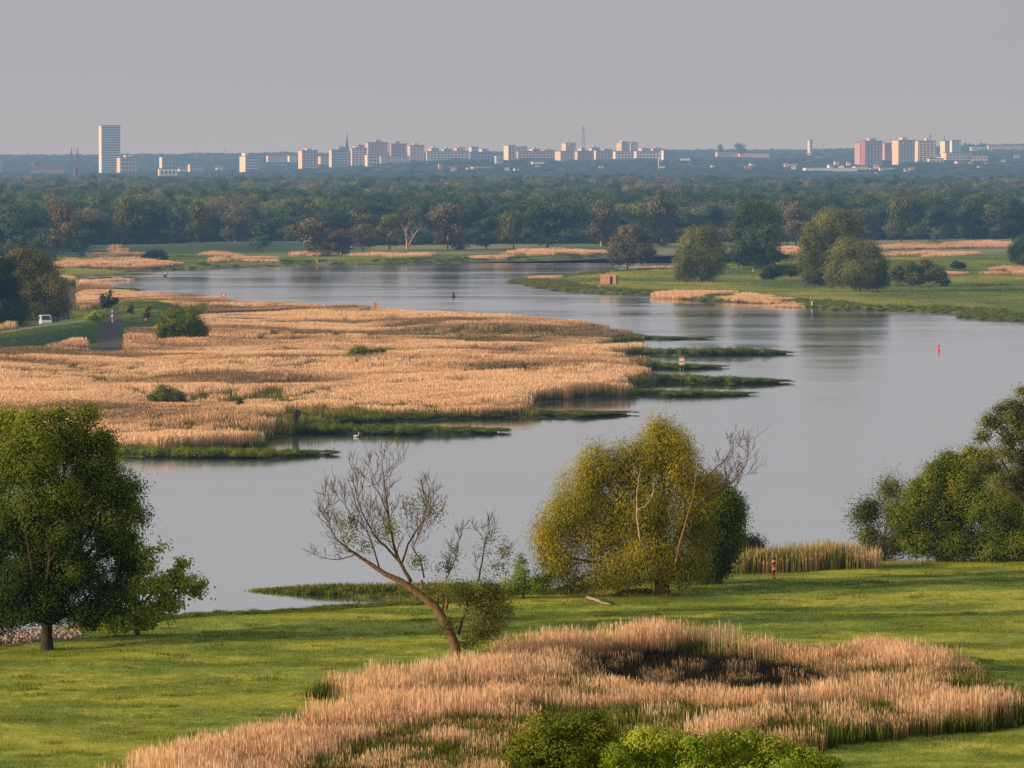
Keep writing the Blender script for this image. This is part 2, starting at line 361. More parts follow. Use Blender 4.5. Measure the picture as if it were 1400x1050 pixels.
# ------------------------------------------------------------------ water
def water():
    M = Mat('river_water')
    n = M.noise(1.0, 3, M.pos((.05, .028, 1))); w = M.noise(1.0, 3, M.pos((.35, .16, 1)), .6); l = M.noise(1.0, 2, M.pos((.006, .012, 1)))
    patch = M.math('MULTIPLY', M.ramp(l, [(.42, (.15,) * 3), (.6, (1,) * 3)]), 1.0)
    dist = M.node('ShaderNodeNewGeometry'); sx = M.node('ShaderNodeSeparateXYZ'); M.L.new(dist.outputs['Position'], sx.inputs[0])
    far = M.math('DIVIDE', M.math('SUBTRACT', sx.outputs[1], 900.), 500., True)
    amp = M.math('ADD', M.math('MULTIPLY', far, .7), .16)
    h = M.math('MULTIPLY', M.math('ADD', M.math('MULTIPLY', n, .6), M.math('MULTIPLY', w, .4)), M.math('MULTIPLY', patch, amp))
    b = M.node('ShaderNodeBump'); b.inputs['Strength'].default_value = .5; b.inputs['Distance'].default_value = .6; M.L.new(h, b.inputs['Height'])
    g = M.node('ShaderNodeBsdfGlossy'); g.inputs['Color'].default_value = (.985, .99, .99, 1); g.inputs['Roughness'].default_value = .055
    M.L.new(b.outputs[0], g.inputs['Normal'])
    big = M.noise(1.0, 4, M.pos((.004, .018, 1))); rr = M.node('ShaderNodeMapRange'); rr.inputs['From Min'].default_value = .35; rr.inputs['From Max'].default_value = .65; rr.inputs['To Min'].default_value = .035; rr.inputs['To Max'].default_value = .13; M.L.new(big, rr.inputs['Value']); M.L.new(rr.outputs[0], g.inputs['Roughness'])
    M.L.new(M.ramp(big, [(.35, (.975, .98, .98)), (.65, (1, 1, 1))]), g.inputs['Color'])
    d = M.node('ShaderNodeBsdfDiffuse'); d.inputs[0].default_value = (.16, .17, .165, 1)
    fr = M.node('ShaderNodeFresnel'); fr.inputs[0].default_value = 1.33
    mx = M.node('ShaderNodeMixShader'); M.L.new(M.math('MAXIMUM', M.math('POWER', fr.outputs[0], .25), .5, True), mx.inputs[0])
    M.L.new(d.outputs[0], mx.inputs[1]); M.L.new(g.outputs[0], mx.inputs[2])
    o = M.node('ShaderNodeOutputMaterial'); M.L.new(mx.outputs[0], o.inputs[0])
    me = np_mesh('river_water', [(-3000, 330, 0), (3000, 330, 0), (3000, 3400, 0), (-3000, 3400, 0)], [[0, 1, 2, 3]])
    tag(link('river_water', me, None, M.m), kind='structure')
water()

# ------------------------------------------------------------------ instancing of plants nobody could count
def scatter(name, protos, P, rot, scl, itint, idx, label=None, cat=None):
    me = bpy.data.meshes.new(name + '_points'); n = len(P)
    me.vertices.add(n); me.vertices.foreach_set('co', np.asarray(P, np.float32).ravel())
    def at(nm, ty, v, key='value'):
        a = me.attributes.new(nm, ty, 'POINT'); a.data.foreach_set(key, v)
    at('rz', 'FLOAT', np.asarray(rot, np.float32)); at('sc', 'FLOAT_VECTOR', np.asarray(scl, np.float32).ravel(), 'vector')
    at('itint', 'FLOAT', np.asarray(itint, np.float32)); at('kindex', 'INT', np.asarray(idx, np.int32))
    o = link(name, me)
    g = bpy.data.node_groups.new(name + '_nodes', 'GeometryNodeTree')
    g.interface.new_socket('Geometry', in_out='INPUT', socket_type='NodeSocketGeometry'); g.interface.new_socket('Geometry', in_out='OUTPUT', socket_type='NodeSocketGeometry')
    N = g.nodes; L = g.links; gi = N.new('NodeGroupInput'); go = N.new('NodeGroupOutput')
    iop = N.new('GeometryNodeInstanceOnPoints'); L.new(gi.outputs[0], iop.inputs['Points'])
    gti = N.new('GeometryNodeGeometryToInstance')
    for pr in reversed(protos):
        oi = N.new('GeometryNodeObjectInfo'); oi.inputs['Object'].default_value = pr; L.new(oi.outputs['Geometry'], gti.inputs[0])
    L.new(gti.outputs[0], iop.inputs['Instance']); iop.inputs['Pick Instance'].default_value = True
    def na(nm, ty):
        x = N.new('GeometryNodeInputNamedAttribute'); x.data_type = ty; x.inputs['Name'].default_value = nm; return x.outputs['Attribute']
    L.new(na('kindex', 'INT'), iop.inputs['Instance Index']); L.new(na('sc', 'FLOAT_VECTOR'), iop.inputs['Scale'])
    cx = N.new('ShaderNodeCombineXYZ'); L.new(na('rz', 'FLOAT'), cx.inputs[2]); L.new(cx.outputs[0], iop.inputs['Rotation'])
    L.new(iop.outputs[0], go.inputs[0])
    md = o.modifiers.new('scatter', 'NODES'); md.node_group = g
    return tag(o, label, cat, kind='stuff')
def proto(name, me, m):
    me.materials.append(m); return bpy.data.objects.new(name, me)
def blades(n, rad, hmin, hmax, w, lean, plume, seed, seg=2, t0=.5, tv=.25):
    """a tuft of upright blades: each a narrow tapering strip, with a wider plume on the reed"""
    r = np.random.default_rng(seed); V = []; Fq = []; T = []
    for k in range(n):
        a = r.uniform(0, 2 * PI); q = rad * math.sqrt(r.uniform()); bx, by = q * math.cos(a), q * math.sin(a)
        h = r.uniform(hmin, hmax); la = r.uniform(0, 2 * PI); ll = lean * r.uniform(.2, 1) * h; th = r.uniform(0, PI); cx_, sx_ = math.cos(th), math.sin(th)
        prof = [(0, w), (.5, w * .9), (1, w * .25)] if not plume else [(0, w * .8), (.78, w * .75), (.84, w * 1.5), (.93, w * 1.3), (1, w * .2)]
        tt = t0 + r.uniform(-tv, tv); n0 = len(V)
        for f_, ww in prof:
            x = bx + ll * f_ * f_ * math.cos(la); y = by + ll * f_ * f_ * math.sin(la)
            V += [(x - cx_ * ww / 2, y - sx_ * ww / 2, h * f_), (x + cx_ * ww / 2, y + sx_ * ww / 2, h * f_)]
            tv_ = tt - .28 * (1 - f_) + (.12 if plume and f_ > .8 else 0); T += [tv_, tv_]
        for i in range(len(prof) - 1): Fq.append((n0 + 2 * i, n0 + 2 * i + 1, n0 + 2 * i + 3, n0 + 2 * i + 2))
    return np_mesh('tuft', V, Fq, T)
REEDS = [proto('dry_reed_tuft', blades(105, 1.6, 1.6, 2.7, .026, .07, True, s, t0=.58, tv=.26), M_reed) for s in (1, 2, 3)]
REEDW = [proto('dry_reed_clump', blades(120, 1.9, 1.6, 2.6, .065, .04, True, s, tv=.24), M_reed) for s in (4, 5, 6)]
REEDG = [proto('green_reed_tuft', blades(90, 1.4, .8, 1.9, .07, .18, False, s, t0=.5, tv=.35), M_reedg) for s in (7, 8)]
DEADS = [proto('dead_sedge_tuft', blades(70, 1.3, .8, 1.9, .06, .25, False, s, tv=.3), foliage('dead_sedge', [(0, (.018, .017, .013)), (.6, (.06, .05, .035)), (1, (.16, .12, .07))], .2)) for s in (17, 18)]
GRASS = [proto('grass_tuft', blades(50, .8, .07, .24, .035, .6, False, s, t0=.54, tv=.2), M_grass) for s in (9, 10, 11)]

def sample_poly(pl, spacing, jitter=.45, xlim=7.2):
    lo, hi = pl.min(0), pl.max(0)
    t = math.tan(math.radians(xlim)); ym = min(hi[1], 3300)
    xs = np.arange(max(lo[0], -t * ym), min(hi[0], t * ym), spacing); ys = np.arange(lo[1], ym, spacing)
    X, Y = np.meshgrid(xs, ys); P = np.stack([X.ravel(), Y.ravel()], 1); P += RNG.uniform(-jitter, jitter, P.shape) * spacing
    P = P[np.abs(P[:, 0]) < t * P[:, 1]]
    return P[sdf(P, pl) > 0]
def place(P): return np.column_stack([P, height(P) - .05])

# reeds of the peninsula
def mid_reeds():
    P = sample_poly(REEDLAND, 1.75); X, Y = P[:, 0], P[:, 1]; n = len(P); u = px_of(X, Y)
    s = sdf(P, REEDLAND); dk = pldist(P, DIKE_N); dr = pldist(P, RAMP); v = HOR + F * H / Y
    a = fbm(X / 40, Y / 55, 40); b = fbm(X / 14, Y / 18, 41)
    # winding green channels and clearings between the beds
    ch = np.abs(fbm(X / 70, Y / 34, 44, 2) - .5)
    green = ((ch < .018) & (v < 560)) | ((s < 2.2) & (u > 130) & (v > 480)) | ((s < 2.4) & (u > 700) & (v > 455))
    green |= (v > 572) & (u > 380)
    keep = (dk > 19) & (dr > 5) & (s > 1.2) & ~((u < 112) & (v < 455) & (v > 392))
    P, X, Y, a, b, green, s, u, v = [q[keep] for q in (P, X, Y, a, b, green, s, u, v)]
    n = len(P); hs = .80 + 1.5 * (a - .5) + .5 * (b - .5) + RNG.uniform(-.03, .03, n)
    hs = np.clip(hs, .45, 1.25)
    t = (b - .5) * .9 + (fbm(X / 45, Y / 30, 47) - .5) * 2.3 + (fbm(X / 9, Y / 12, 48) - .5) * .5 + RNG.uniform(-.05, .05, n) - .03  # low-tint grey-brown patches put shaded reed beds into the colour
    t = np.clip(t + .06, -.5, .25); mixg = (fbm(X / 38, Y / 17, 49) > .545) & (RNG.uniform(size=n) < .8)
    d = ~green & ~((s < 1.5) & (v > 480)) & ~mixg; green = green | mixg
    p3 = place(P)
    wv = RNG.uniform(.85, 1.15, n)
    scatter('dry_reeds', REEDW, p3[d], RNG.uniform(0, 6.28, d.sum()), np.column_stack([wv[d], wv[d], hs[d]]), t[d], RNG.integers(0, 3, d.sum()),
            'pale orange dry reeds covering the flat peninsula in the river', 'reeds')
    g = green & (RNG.uniform(size=n) < .9)
    scatter('green_reeds', REEDG, p3[g], RNG.uniform(0, 6.28, g.sum()), np.column_stack([wv[g] * 1.3, wv[g] * 1.3, hs[g] * np.where(mixg[g], 1.05 * RNG.uniform(.75, 1.1, g.sum()), RNG.uniform(.5, .95, g.sum()))]), np.where(mixg[g], .12, 0) + RNG.uniform(-.15, .25, g.sum()), RNG.integers(0, 2, g.sum()),
            'dark green reeds along the shore of the peninsula', 'reeds')
mid_reeds()
def near_reeds():
    P = sample_poly(REED_NEAR, 1.0); X, Y = P[:, 0], P[:, 1]
    h = sdf(P, HOLLOW); gg = sdf(P, GREENGAP); s = sdf(P, REED_NEAR)
    a = fbm(X / 9, Y / 8, 60); bb_ = fbm(X / 4, Y / 5, 61); v = HOR + F * H / Y
    keep = (h < 0) & (RNG.uniform(size=len(P)) < np.clip(.5 + s * .4 + (fbm(X / 2.5, Y / 2.5, 63) - .5) * 2, 0, 1))
    fr = (v > 957) & (px_of(X, Y) > 700); dens = np.where(gg > 0, .20, .72) * np.where((a > .58) & (Y < 415), .4, 1) * np.where(fr, .5, 1)
    dry = keep & (RNG.uniform(size=len(P)) < dens)
    p3 = place(P); n = len(P)
    hs = np.clip(.95 + (a - .5) * 1.0 + (bb_ - .5) * .5 + RNG.uniform(-.12, .12, n) - .10 * (1 - sstep(0, 2, s)) - .25 * sstep(-7, 0, h) * (Y < 400) - .3 * (gg > 0) - .12, .55, 1.3)
    scatter('dry_reed_bed', REEDS, p3[dry], RNG.uniform(0, 6.28, dry.sum()), np.column_stack([np.ones(dry.sum())] * 2 + [hs[dry]]), (a[dry] - .5) * .7 + (bb_[dry] - .5) * .5 + RNG.uniform(-.12, .1, dry.sum()) - .02, RNG.integers(0, 3, dry.sum()),
            'pale dry reeds ringing the dark hollow in the near meadow', 'reeds')
    gr = (keep & ~dry) | ((gg > -1) & keep) | (keep & (RNG.uniform(size=n) < .5) & (Y < 402)) | ((s > -2) & (s < 1) & (h < 0))
    scatter('green_sedge', REEDG, p3[gr], RNG.uniform(0, 6.28, gr.sum()), np.column_stack([np.ones(gr.sum())] * 2 + [RNG.uniform(.4, .95, gr.sum())]), RNG.uniform(-.25, .25, gr.sum()), RNG.integers(0, 2, gr.sum()),
            'green sedge growing between the dry reeds at the front', 'sedge')
near_reeds()
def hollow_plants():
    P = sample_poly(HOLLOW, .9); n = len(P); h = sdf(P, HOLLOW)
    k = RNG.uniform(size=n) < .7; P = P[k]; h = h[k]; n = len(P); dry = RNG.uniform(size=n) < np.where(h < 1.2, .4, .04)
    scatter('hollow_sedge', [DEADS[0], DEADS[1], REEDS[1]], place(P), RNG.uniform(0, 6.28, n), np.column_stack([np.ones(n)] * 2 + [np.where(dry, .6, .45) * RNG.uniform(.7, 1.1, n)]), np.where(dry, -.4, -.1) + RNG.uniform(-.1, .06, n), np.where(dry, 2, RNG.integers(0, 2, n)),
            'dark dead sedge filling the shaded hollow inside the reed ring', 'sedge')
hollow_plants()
def far_reeds():
    pats = [[(70, 369), (95, 362), (150, 359), (215, 361), (250, 366), (200, 370), (120, 371)], [(285, 362), (310, 358), (340, 356.5), (380, 360), (372, 362.5), (300, 363)], [(115, 355), (160, 351), (200, 354), (180, 357)], [(255, 352.5), (300, 351), (330, 355), (270, 356)],
            [(470, 354), (560, 352), (610, 354), (560, 356)], [(690, 352), (730, 346), (800, 347), (835, 350), (780, 353), (730, 354)], [(380, 353), (430, 352), (440, 354), (390, 355)],
            [(1050, 343), (1150, 341), (1300, 338), (1420, 335), (1500, 336), (1500, 341), (1350, 343), (1200, 346), (1060, 349)], [(1200, 356), (1230, 351.5), (1350, 350), (1330, 353), (1240, 356.5)], [(1345, 380), (1370, 373), (1440, 372), (1440, 380)],
            [(900, 408), (905, 404), (1000, 407), (1080, 414), (1060, 416), (1000, 412.5), (950, 410)], [(1060, 420), (1075, 416), (1105, 419), (1090, 421)], [(722, 386), (735, 383), (760, 382.5), (757, 386)], [(80, 384), (140, 381), (175, 383), (130, 387)],
            [(835, 372), (870, 369), (960, 368), (940, 371)], [(1190, 381), (1230, 377), (1290, 376), (1330, 380), (1260, 383)], [(640, 356), (700, 354.5), (690, 357), (650, 357.5)], [(0, 377), (60, 373), (90, 375), (40, 379)], [(20, 389), (60, 386), (95, 388), (60, 391)]]
    A = []
    for i, pt in enumerate(pats):
        pl = poly(pt); q = sample_poly(pl, 1.9 if pt[0][1] > 400 else 3.0); 
        if len(q): A.append(np.column_stack([q, np.full(len(q), i)]))
    P = np.vstack(A); k = P[:, 2]; P = P[:, :2]; n = len(P); hsc = np.where(k >= 10, .36, .52) * (.55 + fbm(P[:, 0] / 9, P[:, 1] / 20, 73)) * RNG.uniform(.75, 1.2, n); w = RNG.uniform(1.3, 1.9, n)
    keep = (fbm(P[:, 0] / 12, P[:, 1] / 30, 71) > .42) & (RNG.uniform(size=n) < .85)
    p3 = place(P)[keep]; m = keep.sum()
    scatter('far_reeds', REEDW, p3, RNG.uniform(0, 6.28, m), np.column_stack([w[keep], w[keep], hsc[keep]]), (fbm(P[:, 0] / 30, P[:, 1] / 60, 72)[keep] - .5) * .5 + .05, RNG.integers(0, 3, m),
            'pale strips of dry reeds on the far bank below the wood', 'reeds')
far_reeds()
def meadow_grass():
    P = sample_poly(MEADOW, 1.05, xlim=6.6); P = P[(P[:, 1] > 318) & (sdf(P, HOLLOW) < 0) & (sdf(P, RIPRAP) < 0)]
    X, Y = P[:, 0], P[:, 1]; n = len(P); a = fbm(X / 16, Y / 9, 21); b = fbm(X / 6, Y / 5, 33); c = fbm(X / 40, Y / 14, 55)
    t = (a - .5) * .9 - (b - .5) * .5 + (c - .5) * .5 + RNG.uniform(-.05, .05, n)
    sm = sdf(P, MEADOW); hs = .75 + 1.2 * np.clip(b - .45, 0, 1) + .7 * (1 - sstep(1, 6, sm))
    w = RNG.uniform(.9, 1.3, n)
    scatter('meadow_grass', GRASS, place(P), RNG.uniform(0, 6.28, n), np.column_stack([w, w, hs]), t, RNG.integers(0, 3, n), 'green grass of the near meadow', 'grass')
    P = sample_poly(MEADOW, 1.3, xlim=6.6); P = P[(P[:, 1] > 318) & (sdf(P, REED_NEAR) < -1) & (sdf(P, RIPRAP) < 0)]; X, Y = P.T; k = (fbm(X / 7, Y / 6, 91) > .60) & (RNG.uniform(size=len(P)) < .14) | (RNG.uniform(size=len(P)) < .03); P = P[k]; n = len(P)
    scatter('meadow_weeds', [REEDG[0], GRASS[0], REEDG[1]], place(P), RNG.uniform(0, 6.28, n), np.column_stack([RNG.uniform(.5, .9, (n, 1)) * np.ones((1, 2)), RNG.uniform(.10, .20, n)]), RNG.uniform(.05, .45, n), RNG.integers(0, 3, n), 'darker weeds and straw tufts in the near meadow', 'grass')
    # rough bank of mixed green and dry reed in front of the striped post, and the fringe of the shore
    pl = poly([(1012, 778), (1030, 772), (1180, 770), (1190, 778), (1010, 780)], .8); P = sample_poly(pl, .9); n = len(P)
    P = P[(RNG.uniform(size=n) < .95)]; n = len(P); p3 = place(P)
    dry = RNG.uniform(size=n) < np.interp(px_of(P[:, 0], P[:, 1]), [1010, 1100, 1180], [.15, .4, .7])
    scatter('bank_reeds', [REEDS[0], REEDG[0]], p3, RNG.uniform(0, 6.28, n), np.column_stack([np.ones(n)] * 2 + [np.where(dry, .85, 1.35) * (.65 + .75 * fbm(P[:, 0] / 3, P[:, 1] / 3, 66)) * RNG.uniform(.85, 1.1, n)]), np.where(dry, .05, .2) + RNG.uniform(-.15, .2, n), np.where(dry, 0, 1),
            'yellow and green reeds on the bank behind the striped post', 'reeds')
    SPIT = poly([(385, 811.5), (345, 808), (350, 806.5), (378, 806.5), (440, 805), (500, 804), (600, 804), (740, 808), (745, 815), (640, 815), (560, 814), (450, 813.5)]); P = sample_poly(SPIT, .8); n = len(P)
    hs = RNG.uniform(.55, .95, n) * np.interp(px_of(P[:, 0], P[:, 1]), [345, 375, 430, 600], [.10, .22, .45, .62])
    scatter('spit_reeds', REEDG, place(P), RNG.uniform(0, 6.28, n), np.column_stack([np.ones(n)] * 2 + [hs]), RNG.uniform(-.2, .3, n), RNG.integers(0, 2, n), 'green reeds on the low spit behind the leaning tree', 'reeds')
meadow_grass()
def far_grass():
    P = sample_poly(FARBANK, 4.2); v = HOR + F * H / P[:, 1]; P = P[(v > 352) & (sdf(P, FARBANK) > 2)]; Q = sample_poly(REEDLAND, 2.4); dq = pldist(Q, DIKE_N); Q = Q[(dq < 20) & (pldist(Q, RAMP) > 3) & (pldist(Q, TRACK) > 2.6)]
    A = np.vstack([P, Q]); n = len(A); w = np.where(np.arange(n) < len(P), 3.2, 2.0) * RNG.uniform(.8, 1.2, n); t = (fbm(A[:, 0] / 30, A[:, 1] / 45, 77) - .5) * 1.6 + (fbm(A[:, 0] / 9, A[:, 1] / 14, 78) - .5) * .6
    t = np.where(np.arange(n) < len(P), t - .12, t - .35)
    scatter('bank_grass', GRASS, place(A), RNG.uniform(0, 6.28, n), np.column_stack([w, w, RNG.uniform(1., 2.4, n)]), t, RNG.integers(0, 3, n), 'rough grass on the far bank and on the embankment', 'grass')
far_grass()

# ------------------------------------------------------------------ trees
def leaf_cloud(blobs, ncl, per, cr, leaf, droop=0.0, seed=0, shell=.62, t_up=.25, spread=1.0, tbase=.42, squash=.75, core=.12, zgrad=.22, nr=.34):
    """blobs: (cx,cy,cz,rx,ry,rz). Clumps of small leaf faces near the shell of each blob."""
    r = np.random.default_rng(seed); B = np.array(blobs, float)
    wgt = (B[:, 3] * B[:, 5]) ** .9; wgt /= wgt.sum(); bi = r.choice(len(B), ncl, p=wgt); b = B[bi]
    d = r.normal(size=(ncl, 3)); d /= np.linalg.norm(d, axis=1)[:, None]
    q = np.where(r.uniform(size=ncl) < core, r.uniform(.1, shell, ncl), r.uniform(shell, 1.03, ncl))[:, None]
    c = b[:, :3] + d * b[:, 3:] * q
    zr = (c[:, 2] - c[:, 2].min()) / (np.ptp(c[:, 2]) + 1e-6); bt = r.normal(0, .11, len(B)); ct = tbase + r.normal(0, .09, ncl) + t_up * d[:, 2] * .5 + bt[bi] + (zr - .5) * zgrad  # upward sides and crown tops lighter: light from above put into the tint
    rep = np.repeat(np.arange(ncl), per); n = len(rep)
    size = r.uniform(.6, 1.4, ncl)
    off = r.normal(size=(n, 3)) * cr * size[rep][:, None] * spread; off[:, 2] *= squash
    if droop: off[:, 2] -= np.abs(r.normal(size=n)) * droop * cr
    p = c[rep] + off
    nrm = r.normal(size=(n, 3)) * nr + d[rep] + off / (cr + 1e-6) * .3; nrm[:, 2] += .25
    nrm /= np.linalg.norm(nrm, axis=1)[:, None]
    ax = r.normal(size=(n, 3)); ax[:, 2] -= droop * 1.5
    ax -= nrm * np.sum(ax * nrm, 1)[:, None]; ax /= (np.linalg.norm(ax, axis=1)[:, None] + 1e-9); bx = np.cross(nrm, ax)
    L_ = leaf[0] * r.uniform(.6, 1.3, n)[:, None]; W_ = leaf[1] * r.uniform(.6, 1.3, n)[:, None]
    V = np.stack([p - ax * L_ / 2, p + bx * W_ / 2 - ax * L_ * .05, p + ax * L_ / 2, p - bx * W_ / 2 - ax * L_ * .05], 1).reshape(-1, 3)
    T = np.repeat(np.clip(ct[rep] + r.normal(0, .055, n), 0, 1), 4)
    return V, np.arange(n * 4).reshape(-1, 4), T, c
def wob(p0, p1, n, amp, r, sag=0):
    p0 = np.array(p0, float); p1 = np.array(p1, float); L_ = np.linalg.norm(p1 - p0); o = []
    ph = r.uniform(-1, 1, 3)
    for i in range(n + 1):
        t = i / n; o.append(p0 + (p1 - p0) * t + ph * amp * L_ * math.sin(PI * t) + r.uniform(-1, 1, 3) * amp * .25 * L_ * (0 < i < n) + np.array([0, 0, sag * L_ * math.sin(PI * t)]))
    return o
def limbs(mb, base, fork, blobs, r0, seed, twigs=None, sub=2):
    r = np.random.default_rng(seed)
    base = np.array(base, float); fork = np.array(fork, float)
    flare = [base - (0, 0, .4), base + (0, 0, .05), base + (fork - base) * .3, base + (fork - base) * .65, fork]
    mb.tube(flare, [r0 * 1.35, r0 * 1.15, r0 * .95, r0 * .88, r0 * .8], 9)
    for b in blobs:
        c = np.array(b[:3]); pts = wob(fork - (fork - base) * r.uniform(0, .25), c, 5, .09, r, .05); n = len(pts); ra = r0 * r.uniform(.32, .5)
        mb.tube(pts, [ra * (1 - .8 * i / (n - 1)) for i in range(n)], 6)
        for k in range(sub):
            s0 = pts[r.integers(2, n)]; e = c + r.normal(size=3) * np.array(b[3:]) * .55
            q = wob(s0, e, 4, .1, r, .04); mb.tube(q, [ra * .3 * (1 - .8 * i / 4) for i in range(5)], 4)
    if twigs is not None:
        B = np.array(blobs)[:, :3]
        for c in twigs:
            j = np.argmin(np.linalg.norm(B - c, axis=1)); q = wob(B[j], c, 3, .1, r, .04); mb.tube(q, [r0 * .06, r0 * .05, r0 * .035, r0 * .015], 3)
def tree(name, base, blobs_px, m, label, cat, group=None, ncl=500, per=60, cr=.55, leaf=(.30, .16), droop=0, seed=1, r0=.45, fork=.3, forkx=0, mb_=None, barkm=None, depth=.85, crown='crown', trunk='trunk', ntw=40, stand=None, **kw):
    """base px; blobs px (x,y,rx,ry[,dy metres]) measured at the distance of the base"""
    b0 = on_ground(*base) if stand is None else stand; Y0 = b0[1]; s = Y0 / F; r = np.random.default_rng(seed)
    root = empty(name, b0, label=label, cat=cat, group=group)
    B = []
    for t in blobs_px:
        c = wp(t[0], t[1], Y0) - b0; rx, rz = t[2] * s, t[3] * s; ry = (rx + rz) / 2 * depth
        dy = t[4] if len(t) > 4 else r.uniform(-.6, .6) * ry
        B.append((c[0], dy, max(c[2], rz * .4), rx, ry, rz))
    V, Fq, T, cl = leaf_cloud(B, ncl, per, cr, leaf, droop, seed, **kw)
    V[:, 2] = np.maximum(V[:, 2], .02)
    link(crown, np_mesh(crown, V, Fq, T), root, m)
    mb = MB(); top = max(b[2] for b in B); fk = np.array([forkx, 0, top * fork])
    sel = cl[r.choice(len(cl), min(ntw, len(cl)), replace=False)] if ntw else None
    limbs(mb, (0, 0, 0), fk, B, r0, seed + 5, sel); mb.build(trunk, barkm or M_bark, root, True)
    return root, B
def branch(mb, p, d, L_, r, rad, depth, curl=.25, up=.12, kids=3, minr=.008):
    """recursive bare branching"""
    n = 5; pts = [np.array(p, float)]; d = np.array(d, float); d /= np.linalg.norm(d); dd = d.copy(); st = L_ / n
    for i in range(n):
        dd = dd + r.normal(size=3) * curl * .4 + np.array([0, 0, up * .5]); dd /= np.linalg.norm(dd); pts.append(pts[-1] + dd * st)
    mb.tube(pts, [max(rad * (1 - .6 * i / n), minr) for i in range(n + 1)], 5 if rad > .05 else 3)
    if depth <= 0: return
    for k in range(kids):
        i = r.integers(2, n + 1); nd = dd + r.normal(size=3) * .55; nd[1] *= .8; nd /= np.linalg.norm(nd)
        branch(mb, pts[i], nd, L_ * r.uniform(.55, .9), r, max(rad * .48, minr), depth - 1, curl, up, kids, minr)

# --- the near trees
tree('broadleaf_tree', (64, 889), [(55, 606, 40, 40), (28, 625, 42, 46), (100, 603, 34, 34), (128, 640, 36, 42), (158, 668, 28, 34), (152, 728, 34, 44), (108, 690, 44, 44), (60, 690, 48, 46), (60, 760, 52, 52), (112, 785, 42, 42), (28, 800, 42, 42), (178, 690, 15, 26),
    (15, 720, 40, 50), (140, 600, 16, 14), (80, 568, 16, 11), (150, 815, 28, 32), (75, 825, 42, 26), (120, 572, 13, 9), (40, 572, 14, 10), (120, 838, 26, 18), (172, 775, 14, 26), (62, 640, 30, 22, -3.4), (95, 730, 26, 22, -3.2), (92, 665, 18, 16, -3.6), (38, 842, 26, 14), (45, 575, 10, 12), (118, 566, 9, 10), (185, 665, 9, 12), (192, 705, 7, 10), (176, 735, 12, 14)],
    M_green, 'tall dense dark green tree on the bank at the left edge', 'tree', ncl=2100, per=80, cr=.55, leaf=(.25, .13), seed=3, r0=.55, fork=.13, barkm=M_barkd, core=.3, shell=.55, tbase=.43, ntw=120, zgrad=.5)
tree('broadleaf_tree', (-8, 884), [(-50, 640, 50, 50), (-15, 592, 40, 33), (-70, 700, 50, 60), (-20, 740, 40, 50), (-50, 790, 45, 40), (12, 578, 26, 16), (-20, 660, 40, 40), (0, 800, 32, 36), (-10, 845, 34, 20), (18, 830, 18, 24)],
    M_green, 'dark green tree half cut off by the left edge of the picture', 'tree', ncl=1100, per=75, cr=.6, leaf=(.27, .14), seed=4, r0=.5, fork=.2, barkm=M_barkd, tbase=.45, zgrad=.45)
tree('green_bush', (188, 868), [(185, 775, 30, 26), (170, 810, 28, 30), (215, 800, 30, 22), (246, 798, 24, 16), (266, 806, 17, 11), (205, 838, 34, 18), (232, 825, 22, 14), (200, 757, 15, 12), (172, 755, 14, 10), (243, 782, 12, 9), (160, 845, 26, 20), (195, 852, 24, 10), (250, 768, 7, 8), (275, 797, 8, 8), (218, 750, 7, 7), (185, 748, 8, 7)],
    M_bright, 'bright green leafy bush leaning over the water beside the big dark tree', 'bush', ncl=380, per=28, cr=.38, leaf=(.36, .24), seed=6, r0=.2, fork=.18, crown='foliage', trunk='stem', shell=.3, tbase=.85)
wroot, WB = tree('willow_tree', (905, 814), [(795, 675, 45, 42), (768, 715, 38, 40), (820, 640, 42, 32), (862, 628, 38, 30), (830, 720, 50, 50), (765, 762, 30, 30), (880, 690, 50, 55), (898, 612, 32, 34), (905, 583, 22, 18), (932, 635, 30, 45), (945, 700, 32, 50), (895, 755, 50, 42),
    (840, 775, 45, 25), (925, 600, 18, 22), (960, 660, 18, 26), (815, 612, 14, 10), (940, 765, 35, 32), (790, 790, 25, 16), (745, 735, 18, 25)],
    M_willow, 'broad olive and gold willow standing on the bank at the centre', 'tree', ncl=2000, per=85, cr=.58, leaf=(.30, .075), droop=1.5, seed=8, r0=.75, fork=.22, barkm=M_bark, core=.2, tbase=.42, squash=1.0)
LT = None
def bare_limb(root, b0, pts_px, r0, name, m, seed, tw=3, L_=2.2, yoff=None, rmin=.02, depth=2, density=1.0, tips=True, up=.15):
    """a bare limb along a line of photo pixels at the distance of the tree, with recursive twigs"""
    if root is LT: r0 *= .78; rmin = .015
    r = np.random.default_rng(seed); mb = MB(); P = []
    for i, t in enumerate(pts_px):
        q = wp(t[0], t[1], b0[1]) - b0; q[1] = (yoff[i] if yoff else 0) + r.uniform(-.15, .15); P.append(q)
    # smooth resample
    Q = []; 
    for i in range(len(P) - 1):
        for k in range(4): Q.append(P[i] + (P[i + 1] - P[i]) * (k / 4) + r.normal(size=3) * .02)
    Q.append(P[-1]); n = len(Q)
    rr = [max(r0 * (1 - .85 * i / (n - 1)), rmin) for i in range(n)]; mb.tube(Q, rr, 7)
    for i in range(n // 4, n):
        if r.uniform() > density: continue
        for k in range(tw):
            dd = Q[min(i + 1, n - 1)] - Q[max(i - 1, 0)]; dd /= np.linalg.norm(dd) + 1e-9; nd = dd * .7 + r.normal(size=3) * .55 + (0, 0, .25)
            branch(mb, Q[i], nd, L_ * r.uniform(.5, 1), r, max(rr[i] * .4, .022), depth, up=up, kids=3, minr=.017)
    mb.build(name, m, root, True)
wb = np.array(wroot.location)
yo = [-4.6, -4.8, -5.0, -5.0, -5.0, -4.8]
